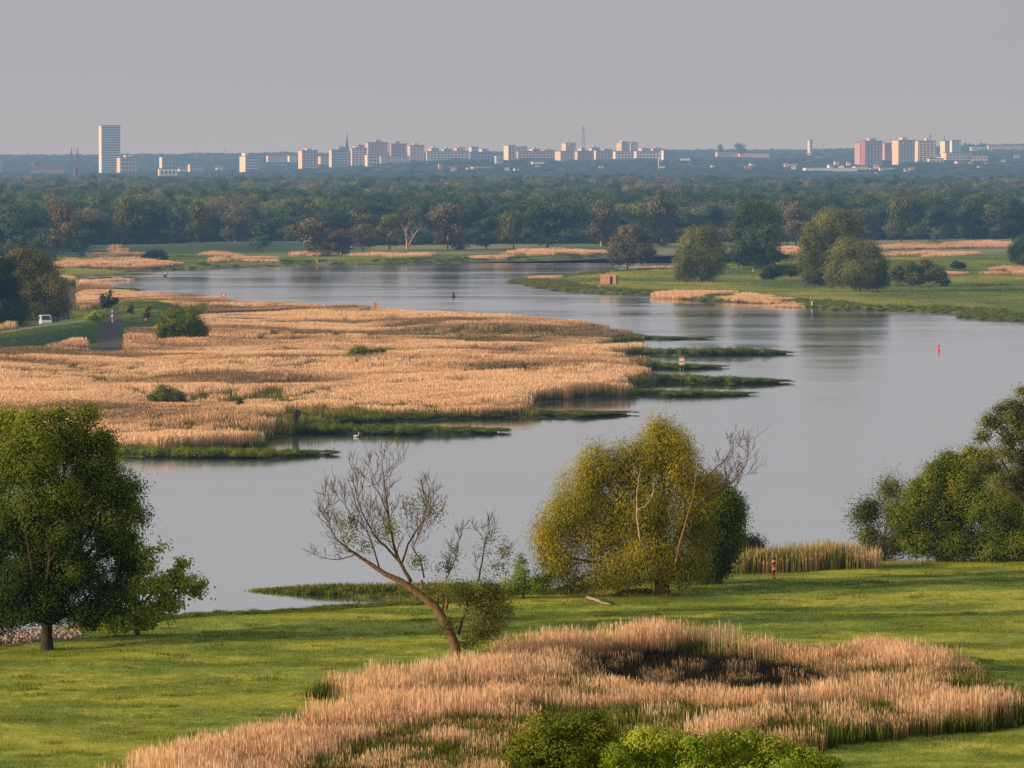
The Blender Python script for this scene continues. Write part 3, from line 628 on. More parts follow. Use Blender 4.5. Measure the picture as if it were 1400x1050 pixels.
bare_limb(wroot, wb, [(885, 752), (873, 730), (869, 700), (869, 670), (872, 645), (876, 632)], .12, 'dead_branch', M_barkp, 31, 1, 1.2, [-3, -4.6, -4.9, -5, -5, -4.6], depth=1, density=.5)
bare_limb(wroot, wb, [(869, 692), (880, 688), (889, 675), (893, 655)], .09, 'dead_branch', M_barkp, 32, 1, .8, [-4.9, -4.9, -4.9, -4.8], depth=1, density=.4)
bare_limb(wroot, wb, [(922, 770), (928, 735), (938, 700), (946, 672), (950, 640), (952, 615)], .15, 'dead_branch', M_barkr, 33, 1, 1.2, [-3, -4.2, -4.6, -4.4, -4.2, -3.6], depth=1, density=.45)
bare_limb(wroot, wb, [(948, 690), (965, 675), (985, 665), (1003, 655), (1018, 635), (1024, 612)], .12, 'dead_branch', M_bark, 34, 2, 2.0, [-3.5, -3, -2.4, -2, -2, -2], depth=2, density=.7, up=.3)
bare_limb(wroot, wb, [(958, 655), (975, 640), (992, 625), (1002, 605)], .09, 'dead_branch', M_bark, 35, 2, 1.6, [-3, -2.4, -2, -2], depth=2, density=.7, up=.3)
tree('dark_tree', (982, 798), [(990, 690, 24, 30), (1000, 722, 18, 34), (982, 755, 30, 34), (972, 668, 22, 24), (1004, 700, 12, 20), (960, 720, 26, 40), (968, 775, 24, 20)], M_green, 'dark green tree in the shade directly behind the olive willow', 'tree', ncl=800, per=70, cr=.5, leaf=(.24, .13), seed=12, r0=.35, barkm=M_barkd, tbase=.48, t_up=.3)
tree('low_bush', (1020, 772), [(1018, 742, 22, 13), (1035, 746, 10, 9), (1005, 748, 18, 16)], M_dark, 'low rounded dark bush at the water right of the willow', 'bush', ncl=120, per=45, cr=.4, leaf=(.25, .14), seed=13, r0=.1, crown='foliage', trunk='stem', ntw=8)

# leaning, mostly bare tree
lb = on_ground(625, 914)
LT = empty('leaning_tree', lb, label='leaning half bare tree rising out of the dry reeds', cat='tree')
def lt_trunk():
    mb = MB(); px = [(625, 918), (625, 908), (623, 884), (611, 855), (595, 829), (577, 814), (560, 803), (549, 795), (527, 785), (508, 772), (488, 759), (470, 750)]
    rr = [.48, .43, .42, .39, .36, .33, .30, .27, .22, .18, .12, .06]
    P = [wp(x, y, lb[1]) - lb for x, y in px]; mb.tube(P, rr, 10)
    for (x, y) in ((596, 826), (609, 832), (575, 808)):
        p = wp(x, y, lb[1]) - lb; mb.tube([p, p + (.15, 0, .45), p + (.1, -.1, .9)], [.2, .14, .1], 6)
    mb.build('trunk', M_barkr, LT, True)
lt_trunk()
bare_limb(LT, lb, [(500, 766), (480, 752), (462, 738), (452, 722), (450, 705)], .13, 'branch', M_bark, 41, 2, 1.9, [0, -.5, -1, -1.2, -1.2], depth=2, density=.75, up=.25)
bare_limb(LT, lb, [(487, 758), (462, 765), (440, 762), (428, 755)], .07, 'branch', M_bark, 42, 2, 1.2, [0, -.3, -.6, -.8], depth=1, density=.5, up=.1)
bare_limb(LT, lb, [(562, 796), (546, 768), (537, 742), (531, 708), (526, 668), (522, 634)], .22, 'branch', M_bark, 43, 1, 2.2, [0, .3, .5, .6, .6, .6], depth=2, density=.8, up=.3)
bare_limb(LT, lb, [(546, 768), (528, 748), (512, 732), (498, 706), (490, 684), (484, 660)], .15, 'branch', M_bark, 44, 1, 2.0, [.3, 0, -.4, -.8, -1, -1.2], depth=2, density=.85, up=.3)
bare_limb(LT, lb, [(530, 705), (520, 680), (508, 660), (505, 645)], .08, 'branch', M_bark, 45, 1, 1.6, [.6, .9, 1.2, 1.4], depth=2, density=.7, up=.3)
bare_limb(LT, lb, [(549, 772), (558, 745), (572, 722), (590, 700), (598, 680)], .12, 'branch', M_bark, 46, 1, 2.0, [.3, .8, 1.2, 1.6, 2], depth=2, density=.85, up=.3)
bare_limb(LT, lb, [(580, 790), (575, 765), (564, 748), (575, 725), (582, 705), (585, 685)], .10, 'branch', M_bark, 47, 1, 1.8, [0, -.4, -.8, -1, -1, -1], depth=2, density=.8, up=.3)
bare_limb(LT, lb, [(520, 782), (510, 750), (500, 725), (478, 705), (470, 690)], .10, 'branch', M_bark, 48, 1, 1.7, [0, 1, 1.4, 1.6, 1.6], depth=2, density=.85, up=.3)
bare_limb(LT, lb, [(605, 835), (610, 792), (622, 765), (626, 745), (628, 735)], .09, 'branch', M_bark, 49, 1, 1.2, [0, .3, .5, .6, .6], depth=2, density=.7, up=.3)
bare_limb(LT, lb, [(627, 868), (634, 842), (652, 800), (660, 765), (664, 738), (665, 728)], .17, 'branch', M_bark, 50, 1, 1.5, [0, .3, .6, .8, .9, 1], depth=2, density=.6, up=.2)
bare_limb(LT, lb, [(634, 842), (655, 835), (675, 825), (690, 800), (695, 770)], .09, 'branch', M_bark, 51, 1, 1.2, [.3, 0, -.3, -.4, -.4], depth=2, density=.6, up=.1)
def lt_leaves():
    s = lb[1] / F; r = np.random.default_rng(5)
    def B(L_): return [tuple((wp(x, y, lb[1]) - lb) * (1, 0, 1) + (0, r.uniform(-1, 1), 0)) + (rx * s, (rx + ry) / 2 * s, ry * s) for x, y, rx, ry in L_]
    V, Fq, T, _ = leaf_cloud(B([(650, 815, 36, 22), (665, 840, 30, 22), (630, 802, 24, 10), (655, 862, 24, 14), (612, 798, 18, 7), (680, 812, 16, 18), (612, 850, 12, 14), (590, 802, 16, 6), (665, 800, 26, 16), (640, 875, 14, 10), (690, 835, 14, 16), (675, 855, 16, 12)]), 430, 42, .5, (.22, .07), .5, 61, shell=.1, core=.3, tbase=.6)
    link('crown', np_mesh('crown', V, Fq, T), LT, M_grey)
    V, Fq, T, _ = leaf_cloud(B([(660, 752, 10, 18), (668, 735, 6, 10), (690, 755, 12, 20), (680, 775, 15, 14), (620, 755, 12, 16), (595, 700, 14, 22), (480, 712, 20, 18), (478, 735, 12, 14), (500, 745, 14, 16), (570, 765, 18, 14), (610, 775, 20, 10), (532, 720, 14, 22), (560, 690, 16, 16)]), 260, 14, .40, (.22, .09), .2, 62, shell=.1, tbase=.6)
    link('sparse_leaves', np_mesh('sparse_leaves', V, Fq, T), LT, M_grey)
lt_leaves()
tree('green_bush', (716, 818), [(715, 785, 16, 16), (705, 800, 20, 14), (735, 798, 20, 10), (712, 768, 8, 9), (695, 805, 14, 10), (745, 790, 9, 5)], M_bright, 'small bright green bush between the leaning tree and the willow', 'bush', ncl=130, per=34, cr=.3, leaf=(.24, .12), seed=16, r0=.1, crown='foliage', trunk='stem', ntw=10)
# right bank group
tree('alder_tree', (1208, 767), [(1215, 668, 20, 16), (1190, 698, 22, 22), (1222, 700, 20, 26), (1240, 676, 14, 14), (1188, 735, 20, 22), (1225, 742, 28, 24), (1175, 705, 12, 14), (1205, 755, 26, 12)], M_grey, 'small loose grey green tree at the left end of the right hand group', 'tree',
    ncl=420, per=60, cr=.62, leaf=(.22, .11), seed=18, r0=.22, barkm=M_barkr, shell=.15, core=.4, tbase=.5, squash=1.0)
tree('alder_tree', (1292, 768), [(1255, 664, 9, 9), (1298, 628, 10, 9), (1328, 618, 10, 8), (1280, 640, 10, 8), (1352, 622, 10, 9), (1290, 655, 28, 24), (1262, 690, 28, 30), (1318, 662, 34, 28), (1350, 690, 36, 40), (1300, 705, 42, 38), (1262, 740, 28, 24), (1325, 745, 40, 22), (1272, 662, 12, 14), (1345, 640, 22, 18), (1295, 750, 34, 18), (1240, 712, 20, 26), (1335, 632, 22, 18), (1310, 635, 18, 12)], M_green, 'wide dense green tree in the middle of the right hand group', 'tree',
    ncl=1500, per=75, cr=.5, leaf=(.24, .125), seed=19, r0=.4, barkm=M_barkd, core=.3, tbase=.6)
tree('alder_tree', (1395, 768), [(1385, 690, 34, 36), (1400, 740, 36, 26), (1425, 700, 36, 45), (1370, 725, 24, 24), (1360, 755, 24, 14)], M_green, 'dark bushy tree at the right edge under the tall airy one', 'tree', ncl=900, per=75, cr=.5, leaf=(.24, .125), seed=20, r0=.3, barkm=M_barkd, core=.25, tbase=.55)
tree('tall_airy_tree', (1432, 772), [(1388, 556, 20, 16), (1362, 578, 22, 18), (1344, 596, 13, 12), (1396, 590, 24, 22), (1374, 618, 20, 12), (1410, 640, 30, 26), (1385, 650, 24, 14), (1425, 560, 30, 28), (1440, 610, 30, 30), (1362, 640, 14, 8), (1398, 535, 10, 6), (1372, 560, 16, 14), (1405, 570, 24, 24), (1350, 575, 12, 12), (1380, 600, 18, 16), (1395, 625, 26, 18), (1340, 640, 20, 12), (1365, 655, 26, 18), (1400, 670, 30, 24), (1390, 575, 20, 18)], M_grey, 'tall airy tree with see through crown leaning in from the right edge', 'tree',
    ncl=900, per=55, cr=.42, leaf=(.22, .11), seed=21, r0=.42, fork=.35, barkm=M_bark, shell=.2, core=.4, ntw=90, tbase=.62)

# elder bushes at the bottom edge
for k, (bx, by, bl, lb_, sd) in enumerate([((765), 1062, [(745, 1000, 36, 20), (785, 992, 34, 18), (818, 1000, 24, 20), (770, 1030, 70, 30), (715, 1025, 30, 20), (812, 982, 14, 8), (742, 985, 16, 10), (700, 1045, 40, 20), (800, 1045, 60, 24)], 'dark leafy elder bush at the bottom edge left of the bright one', 24),
        (960, 1066, [(895, 1010, 42, 20), (960, 1016, 45, 22), (1010, 1012, 36, 18), (1055, 1024, 34, 20), (1100, 1036, 28, 18), (1135, 1046, 22, 12), (880, 1042, 50, 26), (980, 1048, 70, 26), (1070, 1052, 60, 22), (845, 1035, 24, 18)], 'long bright green elder thicket along the bottom edge', 25)]):
    tree('elder_bush', (bx, by), bl, M_bright if k else M_green, lb_, 'bush', ncl=800 if k else 560, per=34, cr=.27, leaf=(.21, .13), seed=sd, r0=.08, crown='foliage', trunk='stem', ntw=20, tbase=.55 if k else .66, depth=1.0)

# --- trees standing on the far spit and round the peninsula
FARS = [
    ('round_tree', (858, 370), [(850, 335, 18, 20), (870, 330, 18, 18), (862, 318, 16, 11), (880, 345, 15, 14), (843, 350, 12, 11), (862, 348, 22, 12)], M_brn, 'round brownish tree on the spit above the brick hut', 600, .8, 0, .5),
    ('willow_tree', (960, 386), [(950, 330, 20, 22), (966, 322, 18, 20), (940, 352, 18, 24), (968, 350, 22, 30), (982, 345, 12, 24), (955, 370, 32, 14), (932, 365, 10, 18)], M_oliv, 'olive willow trailing to the ground on the far spit', 800, .8, .9, .62),
    ('poplar_tree', (1030, 372), [(1020, 292, 20, 16), (1042, 295, 22, 17), (1010, 315, 18, 18), (1050, 320, 22, 20), (1030, 325, 24, 22), (1015, 345, 20, 18), (1050, 346, 20, 18), (1032, 280, 14, 8), (1034, 355, 20, 12)], M_teal, 'tallest dark tree standing in the middle of the far spit', 800, .9, 0, .6),
    ('willow_tree', (1122, 392), [(1140, 305, 30, 18), (1115, 322, 24, 22), (1160, 312, 20, 20), (1105, 350, 20, 26), (1130, 340, 24, 26), (1115, 375, 24, 14), (1150, 296, 18, 9)], M_oliv, 'large olive tree behind the two stemmed willow on the far spit', 800, .9, .4, .55),
    ('willow_tree', (1176, 399), [(1160, 345, 26, 22), (1185, 342, 20, 18), (1198, 362, 18, 20), (1170, 370, 34, 20), (1145, 372, 18, 20), (1205, 378, 14, 12), (1185, 385, 26, 8)], M_oliv, 'two stemmed willow at the waterside of the far spit', 900, .8, .8, .55),
    ('spreading_shrub', (1252, 392), [(1240, 368, 18, 10), (1262, 366, 20, 10), (1280, 374, 14, 12), (1250, 380, 26, 9), (1228, 374, 10, 10), (1288, 384, 10, 7)], M_grey, 'grey green spreading shrub with bare stems right of the willows', 380, .6, 0, .5),
    ('low_bush', (1066, 383), [(1062, 370, 18, 7), (1082, 368, 14, 8), (1050, 375, 12, 6)], M_dark, 'low dark bush between the tall dark tree and the olive ones', 160, .6, 0, .5),
    ('low_bush', (1310, 368), [(1308, 362, 7, 4), (1315, 363, 5, 3)], M_dark, 'tiny dark bush alone on the right hand far meadow', 40, .5, 0, .4),
    ('round_tree', (1398, 362), [(1400, 335, 16, 14), (1388, 345, 10, 11), (1420, 340, 18, 18), (1400, 354, 20, 8)], M_teal, 'dark tree cut by the right edge above the far meadow', 300, .8, 0, .5),
    ('round_tree', (64, 437), [(50, 358, 26, 17), (30, 372, 24, 24), (66, 385, 22, 24), (78, 400, 17, 20), (48, 400, 26, 24), (30, 350, 18, 11), (60, 425, 28, 18), (84, 420, 12, 16)], M_olgr, 'rusty green tree behind the parked white van', 1000, .75, 0, .5),
    ('round_tree', (8, 446), [(10, 395, 20, 22), (-10, 370, 24, 26), (22, 425, 18, 22), (5, 440, 26, 20), (-30, 410, 30, 35), (8, 362, 16, 12)], M_dark, 'dark tree at the left edge beside the rusty one', 900, .75, 0, .5),
    ('round_bush', (247, 474), [(240, 440, 20, 18), (260, 438, 18, 16), (228, 452, 16, 17), (270, 455, 14, 17), (248, 458, 28, 16), (262, 426, 8, 7), (226, 436, 8, 8)], M_green, 'large round green bush in the reeds near the ramp', 560, .5, 0, .62),
    ('round_bush', (497, 495), [(490, 483, 14, 9), (508, 484, 12, 7), (520, 482, 5, 4), (482, 488, 9, 6)], M_green, 'small flat topped green bush in the middle of the reeds', 190, .45, 0, .68),
    ('round_bush', (228, 558), [(224, 538, 15, 12), (240, 545, 12, 12), (212, 545, 9, 10), (250, 552, 6, 6)], M_grey, 'olive bush in the reeds above the big dark tree', 220, .4, 0, .5),
    ('round_bush', (620, 442), [(616, 435, 8, 4), (626, 432, 6, 4)], M_green, 'small green bush at the back rim of the reeds', 50, .45, 0, .6),
    ('round_bush', (505, 438), [(500, 427, 9, 4), (515, 429, 8, 3)], M_dark, 'low dark bush on the water side behind the reeds', 50, .45, 0, .5),
    ('young_sapling', (328, 568), [(328, 558, 2.5, 8), (329, 551, 2, 4)], M_dark, 'thin dark sapling in the reeds left of the dead stump', 22, .25, 0, .4),
    ('young_sapling', (422, 548), [(420, 541, 5, 5), (427, 538, 4, 4)], M_green, 'small twiggy sapling in the reeds above the dead stump', 26, .3, 0, .5),
    ('young_sapling', (147, 424), [(138, 406, 5, 6), (150, 403, 5, 8), (158, 410, 4, 8), (147, 416, 9, 6), (142, 413, 7, 6)], M_dark, 'dark sapling at the top of the ramp', 45, .35, 0, .5),
    ('young_sapling', (177, 430), [(177, 422, 4, 9)], M_grey, 'thin sapling right of the ramp in the reeds', 22, .3, 0, .5),
    ('young_sapling', (200, 436), [(199, 429, 7, 7), (203, 420, 3, 6)], M_grey, 'bushy grey sapling between the ramp and the round bush', 30, .3, 0, .4),
    ('round_bush', (125, 550), [(125, 545, 5, 3), (136, 545, 7, 3)], M_dark, 'low brown tangle in the reeds above the near dark tree', 24, .35, 0, .3),
    ('round_bush', (213, 358), [(208, 349, 9, 7), (220, 350, 9, 6), (200, 353, 6, 4)], M_teal, 'dark blue green bush on the far meadow beside the orange reeds', 90, .8, 0, .4),
    ('low_bush', (152, 440), [(134, 432, 12, 6), (125, 436, 8, 4)], M_bright, 'yellow green bush beside the track at the ramp', 60, .4, 0, .7),
    ('dead_stump_bush', (1300, 424), [(1300, 421, 3, 1.5)], M_grey, 'tiny pale shrub at the water edge of the right far bank', 12, .3, 0, .5),
]
for i, (nm, base, bl, m, lb_, ncl, cr, dr, tb) in enumerate(FARS):
    px_m = F / on_ground(*base)[1]; lf = 1.25 / px_m
    stem = 'bush' in nm or 'shrub' in nm
    tree(nm, base, bl, m, lb_, 'bush' if stem else 'tree', ncl=ncl, per=40, cr=cr, leaf=(lf * 2.0, lf * 1.2) if dr == 0 else (lf * 2.6, lf * .8), droop=dr, seed=100 + i, r0=.1 if stem else .3, fork=.15, barkm=M_barkd if m not in (M_teal, M_grey) else M_barkp, ntw=20, tbase=tb,
         crown='foliage' if stem else 'crown', trunk='stem' if stem else 'trunk')

# --- the wood
def wood_mesh(seed, w, h, m, kind, ncl=70, per=18):
    r = np.random.default_rng(seed); B = []
    for k in range(13):
        a = r.uniform(0, 2 * PI); q = r.uniform(0, .3) * w; zz = r.uniform(.16, .75) * h if k > 3 else r.uniform(.62, .82) * h
        B.append((q * math.cos(a), q * math.sin(a), zz, w * r.uniform(.18, .30), w * r.uniform(.18, .30), h * r.uniform(.12, .2)))
    V, Fq, T, cl = leaf_cloud(B, ncl, per, .9, (.95, .62), 0, seed, tbase=.45, t_up=.55, core=.02, shell=.8, nr=.2)
    return np_mesh(kind, V, Fq, T), B
WOOD = []
for i, (w, h, m) in enumerate([(19, 21, M_teal), (22, 19, M_teal), (15, 22, M_teal), (21, 20, M_oliv), (17, 18, M_oliv), (18, 20, M_brn), (16, 17, M_brn), (24, 21, M_teal)]):
    me, B = wood_mesh(200 + i, w, h, m, 'wood_crown', 190, 26); me.materials.append(m)
    tm = MB(); limbs(tm, (0, 0, 0), (0, 0, h * .35), [B[0], B[3], B[5]], .35, i, None, 1)
    tme = bpy.data.meshes.new('wood_trunk'); tme.from_pydata(tm.v, [], tm.f); tme.materials.append(M_barkd if i % 3 else M_barkp)
    WOOD.append((me, tme, w, h, bpy.data.objects.new('wood_crown', me)))
FRONT = [(-300, 355), (0, 352), (110, 350), (140, 338), (250, 334.5), (350, 331), (420, 338), (560, 337), (700, 335), (820, 335), (1000, 333), (1200, 330), (1700, 325)]
def front_Y(u): return H * F / (np.interp(u, [a for a, b in FRONT], [b for a, b in FRONT]) - HOR)
def wood():
    P = []; Y = 2020.
    while Y < 4900:
        st = np.interp(Y, [2000, 3000, 5600], [12.5, 14., 16]); t = math.tan(math.radians(7.3)); x = np.arange(-t * Y, t * Y, st); P.append(np.column_stack([x + RNG.uniform(-.4, .4, len(x)) * st, Y + RNG.uniform(-.45, .45, len(x)) * st])); Y += st * 1.05
    P = np.vstack(P); u = px_of(P[:, 0], P[:, 1]); P = P[P[:, 1] > front_Y(u) + 2 + 26 * vnoise(u / 40, u * 0, 3)]
    X, Y = P[:, 0], P[:, 1]; n = len(P); sp = fbm(X / 60, Y / 120, 80); hb = fbm(X / 35, Y / 80, 81)
    k = RNG.uniform(size=n) + (sp - .5) * 2.4
    idx = np.where(k < .55, RNG.choice([0, 1, 2, 7], n), np.where(k < .85, RNG.choice([3, 4], n), RNG.choice([5, 6], n)))
    hs = np.interp(Y, [2600, 4900], [1.02, .93]) * (.84 + .5 * (hb - .5) + RNG.uniform(-.16, .16, n)); w = RNG.uniform(.7, 1.3, n)
    U = RNG.uniform(-150, 1550, 900); Yu = front_Y(U) + RNG.uniform(-26, 26, 900); us = RNG.uniform(.16, .42, 900); Xu = (U - CX) / F * Yu
    X = np.concatenate([X, Xu]); Y = np.concatenate([Y, Yu]); n0, n = n, n + 900; hs = np.concatenate([hs, us]); w = np.concatenate([w, us * 1.1]); sp = np.concatenate([sp, np.full(900, .45)]); idx = np.concatenate([idx, RNG.choice([0, 1, 3, 7, 5, 6], 900)])
    scatter('riverside_wood', [q[4] for q in WOOD], np.column_stack([X, Y, np.full(n, .6)]), RNG.uniform(0, 6.28, n), np.column_stack([w, w, hs]), (sp - .5) * .5 + RNG.uniform(-.2, .2, n), idx, 'wide mass of blue green woodland across the flood plain', 'woodland')
wood()
HILLT = [q[4] for q in WOOD]
def hill_trees():
    P = []; Y = 5000.
    while Y < 10500:
        st = np.interp(Y, [5600, 10500], [15, 20]); t = math.tan(math.radians(6.8)); x = np.arange(-t * Y, t * Y, st); P.append(np.column_stack([x + RNG.uniform(-.5, .5, len(x)) * st, Y + RNG.uniform(-.5, .5, len(x)) * st])); Y += st * 1.6
    P = np.vstack(P); X, Y = P[:, 0], P[:, 1]; c = fbm(X / 120, Y / 260, 90); keep = (c > .38) | (Y > 9300) | (Y < 6700); P = P[keep]; X, Y = P.T; n = len(P)
    hs = .55 + .5 * fbm(X / 60, Y / 200, 91) + RNG.uniform(-.12, .12, n); hs *= np.where(Y < 6700, .75, 1) * np.where((Y < 7600) & (Y > 6200) & (np.abs(px_of(X, Y) - 1150) < 90), .35, 1) * np.where(Y < 8250, .50, np.where(Y < 8800, .6, .8)); w = RNG.uniform(.9, 1.5, n)
    scatter('hillside_trees', HILLT, place(P), RNG.uniform(0, 6.28, n), np.column_stack([w, w, hs]), RNG.uniform(-.35, .1, n), RNG.choice([0, 1, 2, 3, 5, 7], n), 'distant blue tree cover on the slope the town stands on', 'woodland')
hill_trees()
# separate trees along the edge of the wood
EDGE = [(22, 352, 58, 62, 1, 'bushy blue green tree at the left end of the wood'), (86, 347, 74, 44, 5, 'tall brown crowned tree near the left end of the wood'), (66, 356, 46, 74, 7, 'low wide blue tree below the brown crowned one'), (112, 352, 40, 50, 7, 'low blue tree at the corner of the far dike'),
    (130, 343, 52, 44, 0, 'dark tree right of the brown crowned tree'), (166, 341, 76, 56, 3, 'broad olive topped tree below the striped tower block'), (198, 341, 56, 46, 0, 'dark tree left of the far dike strollers below the twin spires'), (243, 338, 58, 40, 7, 'dark green tree straight above the round orange reed patch'),
    (270, 337, 66, 44, 3, 'light olive tree halfway along the far dike'), (322, 335, 48, 50, 6, 'brownish tree behind the two strollers'), (366, 340, 42, 50, 0, 'dark tree at the end of the far dike'), (428, 350, 50, 62, 6, 'rounded brown grey tree standing forward at the wood edge'),
    (466, 349, 34, 44, 6, 'small brown tree beside the rounded brown grey one'), (497, 343, 36, 36, 5, 'thin brownish tree left of the upright olive one'), (532, 343, 50, 36, 4, 'upright olive brown tree at the wood edge'), (612, 342, 62, 54, 6, 'tall brown tree right of the pale bare one'),
    (665, 341, 46, 34, 2, 'narrow dark green tree left of the great dark dome'), (702, 340, 52, 44, 4, 'olive tree touching the great dark dome'), (748, 339, 68, 112, 7, 'great dark dome shaped tree at the middle of the wood edge'), (822, 337, 62, 50, 6, 'brownish tree right of the great dark dome'),
    (905, 336, 66, 52, 6, 'brown grey tree behind the gap left of the far willow'), (1088, 338, 62, 50, 5, 'brownish tree showing between the two big spit trees'), (1232, 331, 62, 44, 4, 'tree with pale forked trunk above the grey shrub'), (1278, 331, 54, 46, 0, 'dark tree right of the pale forked one'),
    (1330, 330, 58, 50, 1, 'dark rounded tree above the right far reeds'), (1385, 330, 62, 50, 2, 'dark tree at the right end of the wood')]
for x, y, hp, wpx, k, lab in EDGE:
    me, tme, w, h, _ = WOOD[k]; b0 = gp(x, y, hz(*gp(x, y, 1)[:2])); s = b0[1] / F
    r_ = empty('wood_edge_tree', b0, random.uniform(0, 6.28), label=lab, cat='tree'); r_.scale = (wpx * s / w * 1.12, wpx * s / w * 1.12, hp * s / h * 1.08)
    a = bpy.data.objects.new('crown', me); C.objects.link(a); a.parent = r_
    a = bpy.data.objects.new('trunk', tme); C.objects.link(a); a.parent = r_
bt = on_ground(557, 342)
BT = empty('pale_bare_tree', bt, label='pale leafless forked tree at the wood edge', cat='tree')
bare_limb(BT, bt, [(557, 342), (556, 330), (555, 318), (554, 309)], .55, 'trunk', M_barkp, 71, 2, 5, [0, 0, 0, 0], depth=1, density=.6)
bare_limb(BT, bt, [(557, 338), (564, 326), (571, 315), (575, 313)], .4, 'branch', M_barkp, 72, 2, 4, [0, 0, 0, 0], depth=1, density=.6)

# ------------------------------------------------------------------ groynes
M_bush = M_shore
def bushes_proto(seed):
    V, Fq, T, _ = leaf_cloud([(0, 0, .5, 1.2, 1.2, .6), (.6, .2, .4, .8, .8, .5)], 26, 26, .25, (.22, .12), 0, seed, tbase=.45, t_up=.6)
    V[:, 2] = np.maximum(V[:, 2], 0); return proto('shore_shrub', np_mesh('shore_shrub', V, Fq, T), M_shore)
SHRUB = [bushes_proto(s) for s in (301, 302, 303)]
GR = [([(850, 462), (900, 463.5), (965, 463.5)], 1.0, 'thin green groyne farthest up the river', .55),
      ([(850, 484), (900, 485), (945, 485.5), (1000, 485), (1040, 484.5), (1076, 484)], 1.4, 'dark hedge topped groyne second from the back', .95),
      ([(880, 502), (930, 504), (986, 503)], 1.1, 'short green groyne carrying the red and white marker', .85),
      ([(870, 520), (960, 523.5), (1030, 524), (1069, 523)], 1.2, 'long green groyne pointing at the open water', .85),
      ([(850, 538), (920, 541.5), (980, 541), (1020, 539.5)], 1.2, 'green groyne at the right end of the orange reeds', .8),
      ([(740, 568), (790, 569), (855, 566)], .9, 'low broken groyne with gaps left of the willow top', .8),
      ([(360, 590), (450, 592), (560, 593), (620, 592.5), (678, 591)], 1.3, 'long green groyne below the row of white birds', 1.05),
      ([(170, 622), (280, 625), (380, 625), (450, 621)], 1.3, 'green stony groyne nearest to the big dark tree', 1.0),
      ([(90, 394), (150, 396.5), (190, 398)], 1.0, 'low dark groyne at the back left of the peninsula', .6), ([(60, 383), (110, 384), (165, 381)], 1.0, 'low dark groyne in the upper left bay', .6)]
SP = []
for gi_, (pts, hh, lab, vs) in enumerate(GR):
    P = [gp(x, y, 0) for x, y in pts]; Q = []
    for a, b in zip(P[:-1], P[1:]):
        m = max(2, int(np.linalg.norm(b - a) / 2)); Q += [a + (b - a) * k / m for k in range(m)]
    Q.append(P[-1]); Q = np.array(Q); n = len(Q); r = np.random.default_rng(500 + gi_)
    V = []; Fq = []; wd = 2.6 if hh > .5 else .35
    for i, q in enumerate(Q):
        t = Q[min(i + 1, n - 1)] - Q[max(i - 1, 0)]; t /= np.linalg.norm(t); nn = np.array([-t[1], t[0], 0]); e = min(1, (n - 1 - i) * 2 / (wd * 2.5) + .12)
        q = q + nn * (vnoise(i * .2, 3., gi_) - .5) * 2.5 * (wd > 1)
        for k, (o, z) in enumerate(((-1, -.7), (-.62, .15), (-.2, .5), (.25, .52), (.65, .15), (1, -.7))):
            V.append(q + nn * o * wd * e * (1 + r.uniform(-.2, .2)) + (0, 0, (z * min(hh, 1) if z > 0 else z) * e + r.uniform(-.08, .08)))
    for i in range(n - 1):
        for k in range(5): Fq.append((i * 6 + k, i * 6 + k + 1, (i + 1) * 6 + k + 1, (i + 1) * 6 + k))
    g = link('groyne', np_mesh('groyne', V, Fq), None, M_stone); tag(g, lab, 'groyne')
    L_ = n * 2
    for j in range(int(L_ * 4.2)):
        i = r.integers(0, n); q = Q[i]; e = min(1, (n - 1 - i) * 2 / 14 + .25)
        gap = vnoise(i * .10, 9., gi_ + 50)
        if gi_ in (1, 5) and gap < .38 and i > n * .45: continue
        SP.append((q[0] + r.uniform(-1, 1) * wd * .5, q[1] + r.uniform(-1.6, 1.6) * min(wd, 2), .25, vs * e * hh * r.uniform(.7, 1.05) * (.65 + gap * .55), .16 if gi_ != 7 else .32))
SP = np.array(SP)
# low herbs along the rims of the banks
def rim(pl, lo, hi, spacing, sel, h, ti):
    P = sample_poly(pl, spacing); s = sdf(P, pl); u = px_of(P[:, 0], P[:, 1]); v = HOR + F * H / P[:, 1]
    k = (s > lo) & (s < hi) & sel(u, v); P = P[k]; return np.column_stack([P, height(P), RNG.uniform(.6, 1.2, len(P)) * h, np.full(len(P), ti) + RNG.uniform(-.15, .15, len(P))])
R1 = rim(FARBANK, .5, 14, 2.8, lambda u, v: (u > 680) & (v > 365), .6, .3)
R2 = rim(FARBANK, 2, 30, 4, lambda u, v: (u > 60) & (v < 372) & (v > 350) & (vnoise(u / 14, v / 1.5, 5) > .45), .42, .0)
R3 = rim(MEADOW, 1, 5, 1.3, lambda u, v: (u > 150) & (v > 790), .32, .25)
R4 = rim(REEDLAND, .5, 3.5, 1.8, lambda u, v: (u > 150) & (v > 560) & (u < 700), .7, .05)
A = np.vstack([SP, R1, R2, R3, R4]); n = len(A)
scatter('shore_herbs', SHRUB, A[:, :3], RNG.uniform(0, 6.28, n), np.column_stack([np.full(n, 1.0) * RNG.uniform(.8, 1.2, n), np.full(n, 1.0), A[:, 3]]), A[:, 4], RNG.integers(0, 3, n), 'low green herbs and scrub along the water edges', 'undergrowth')
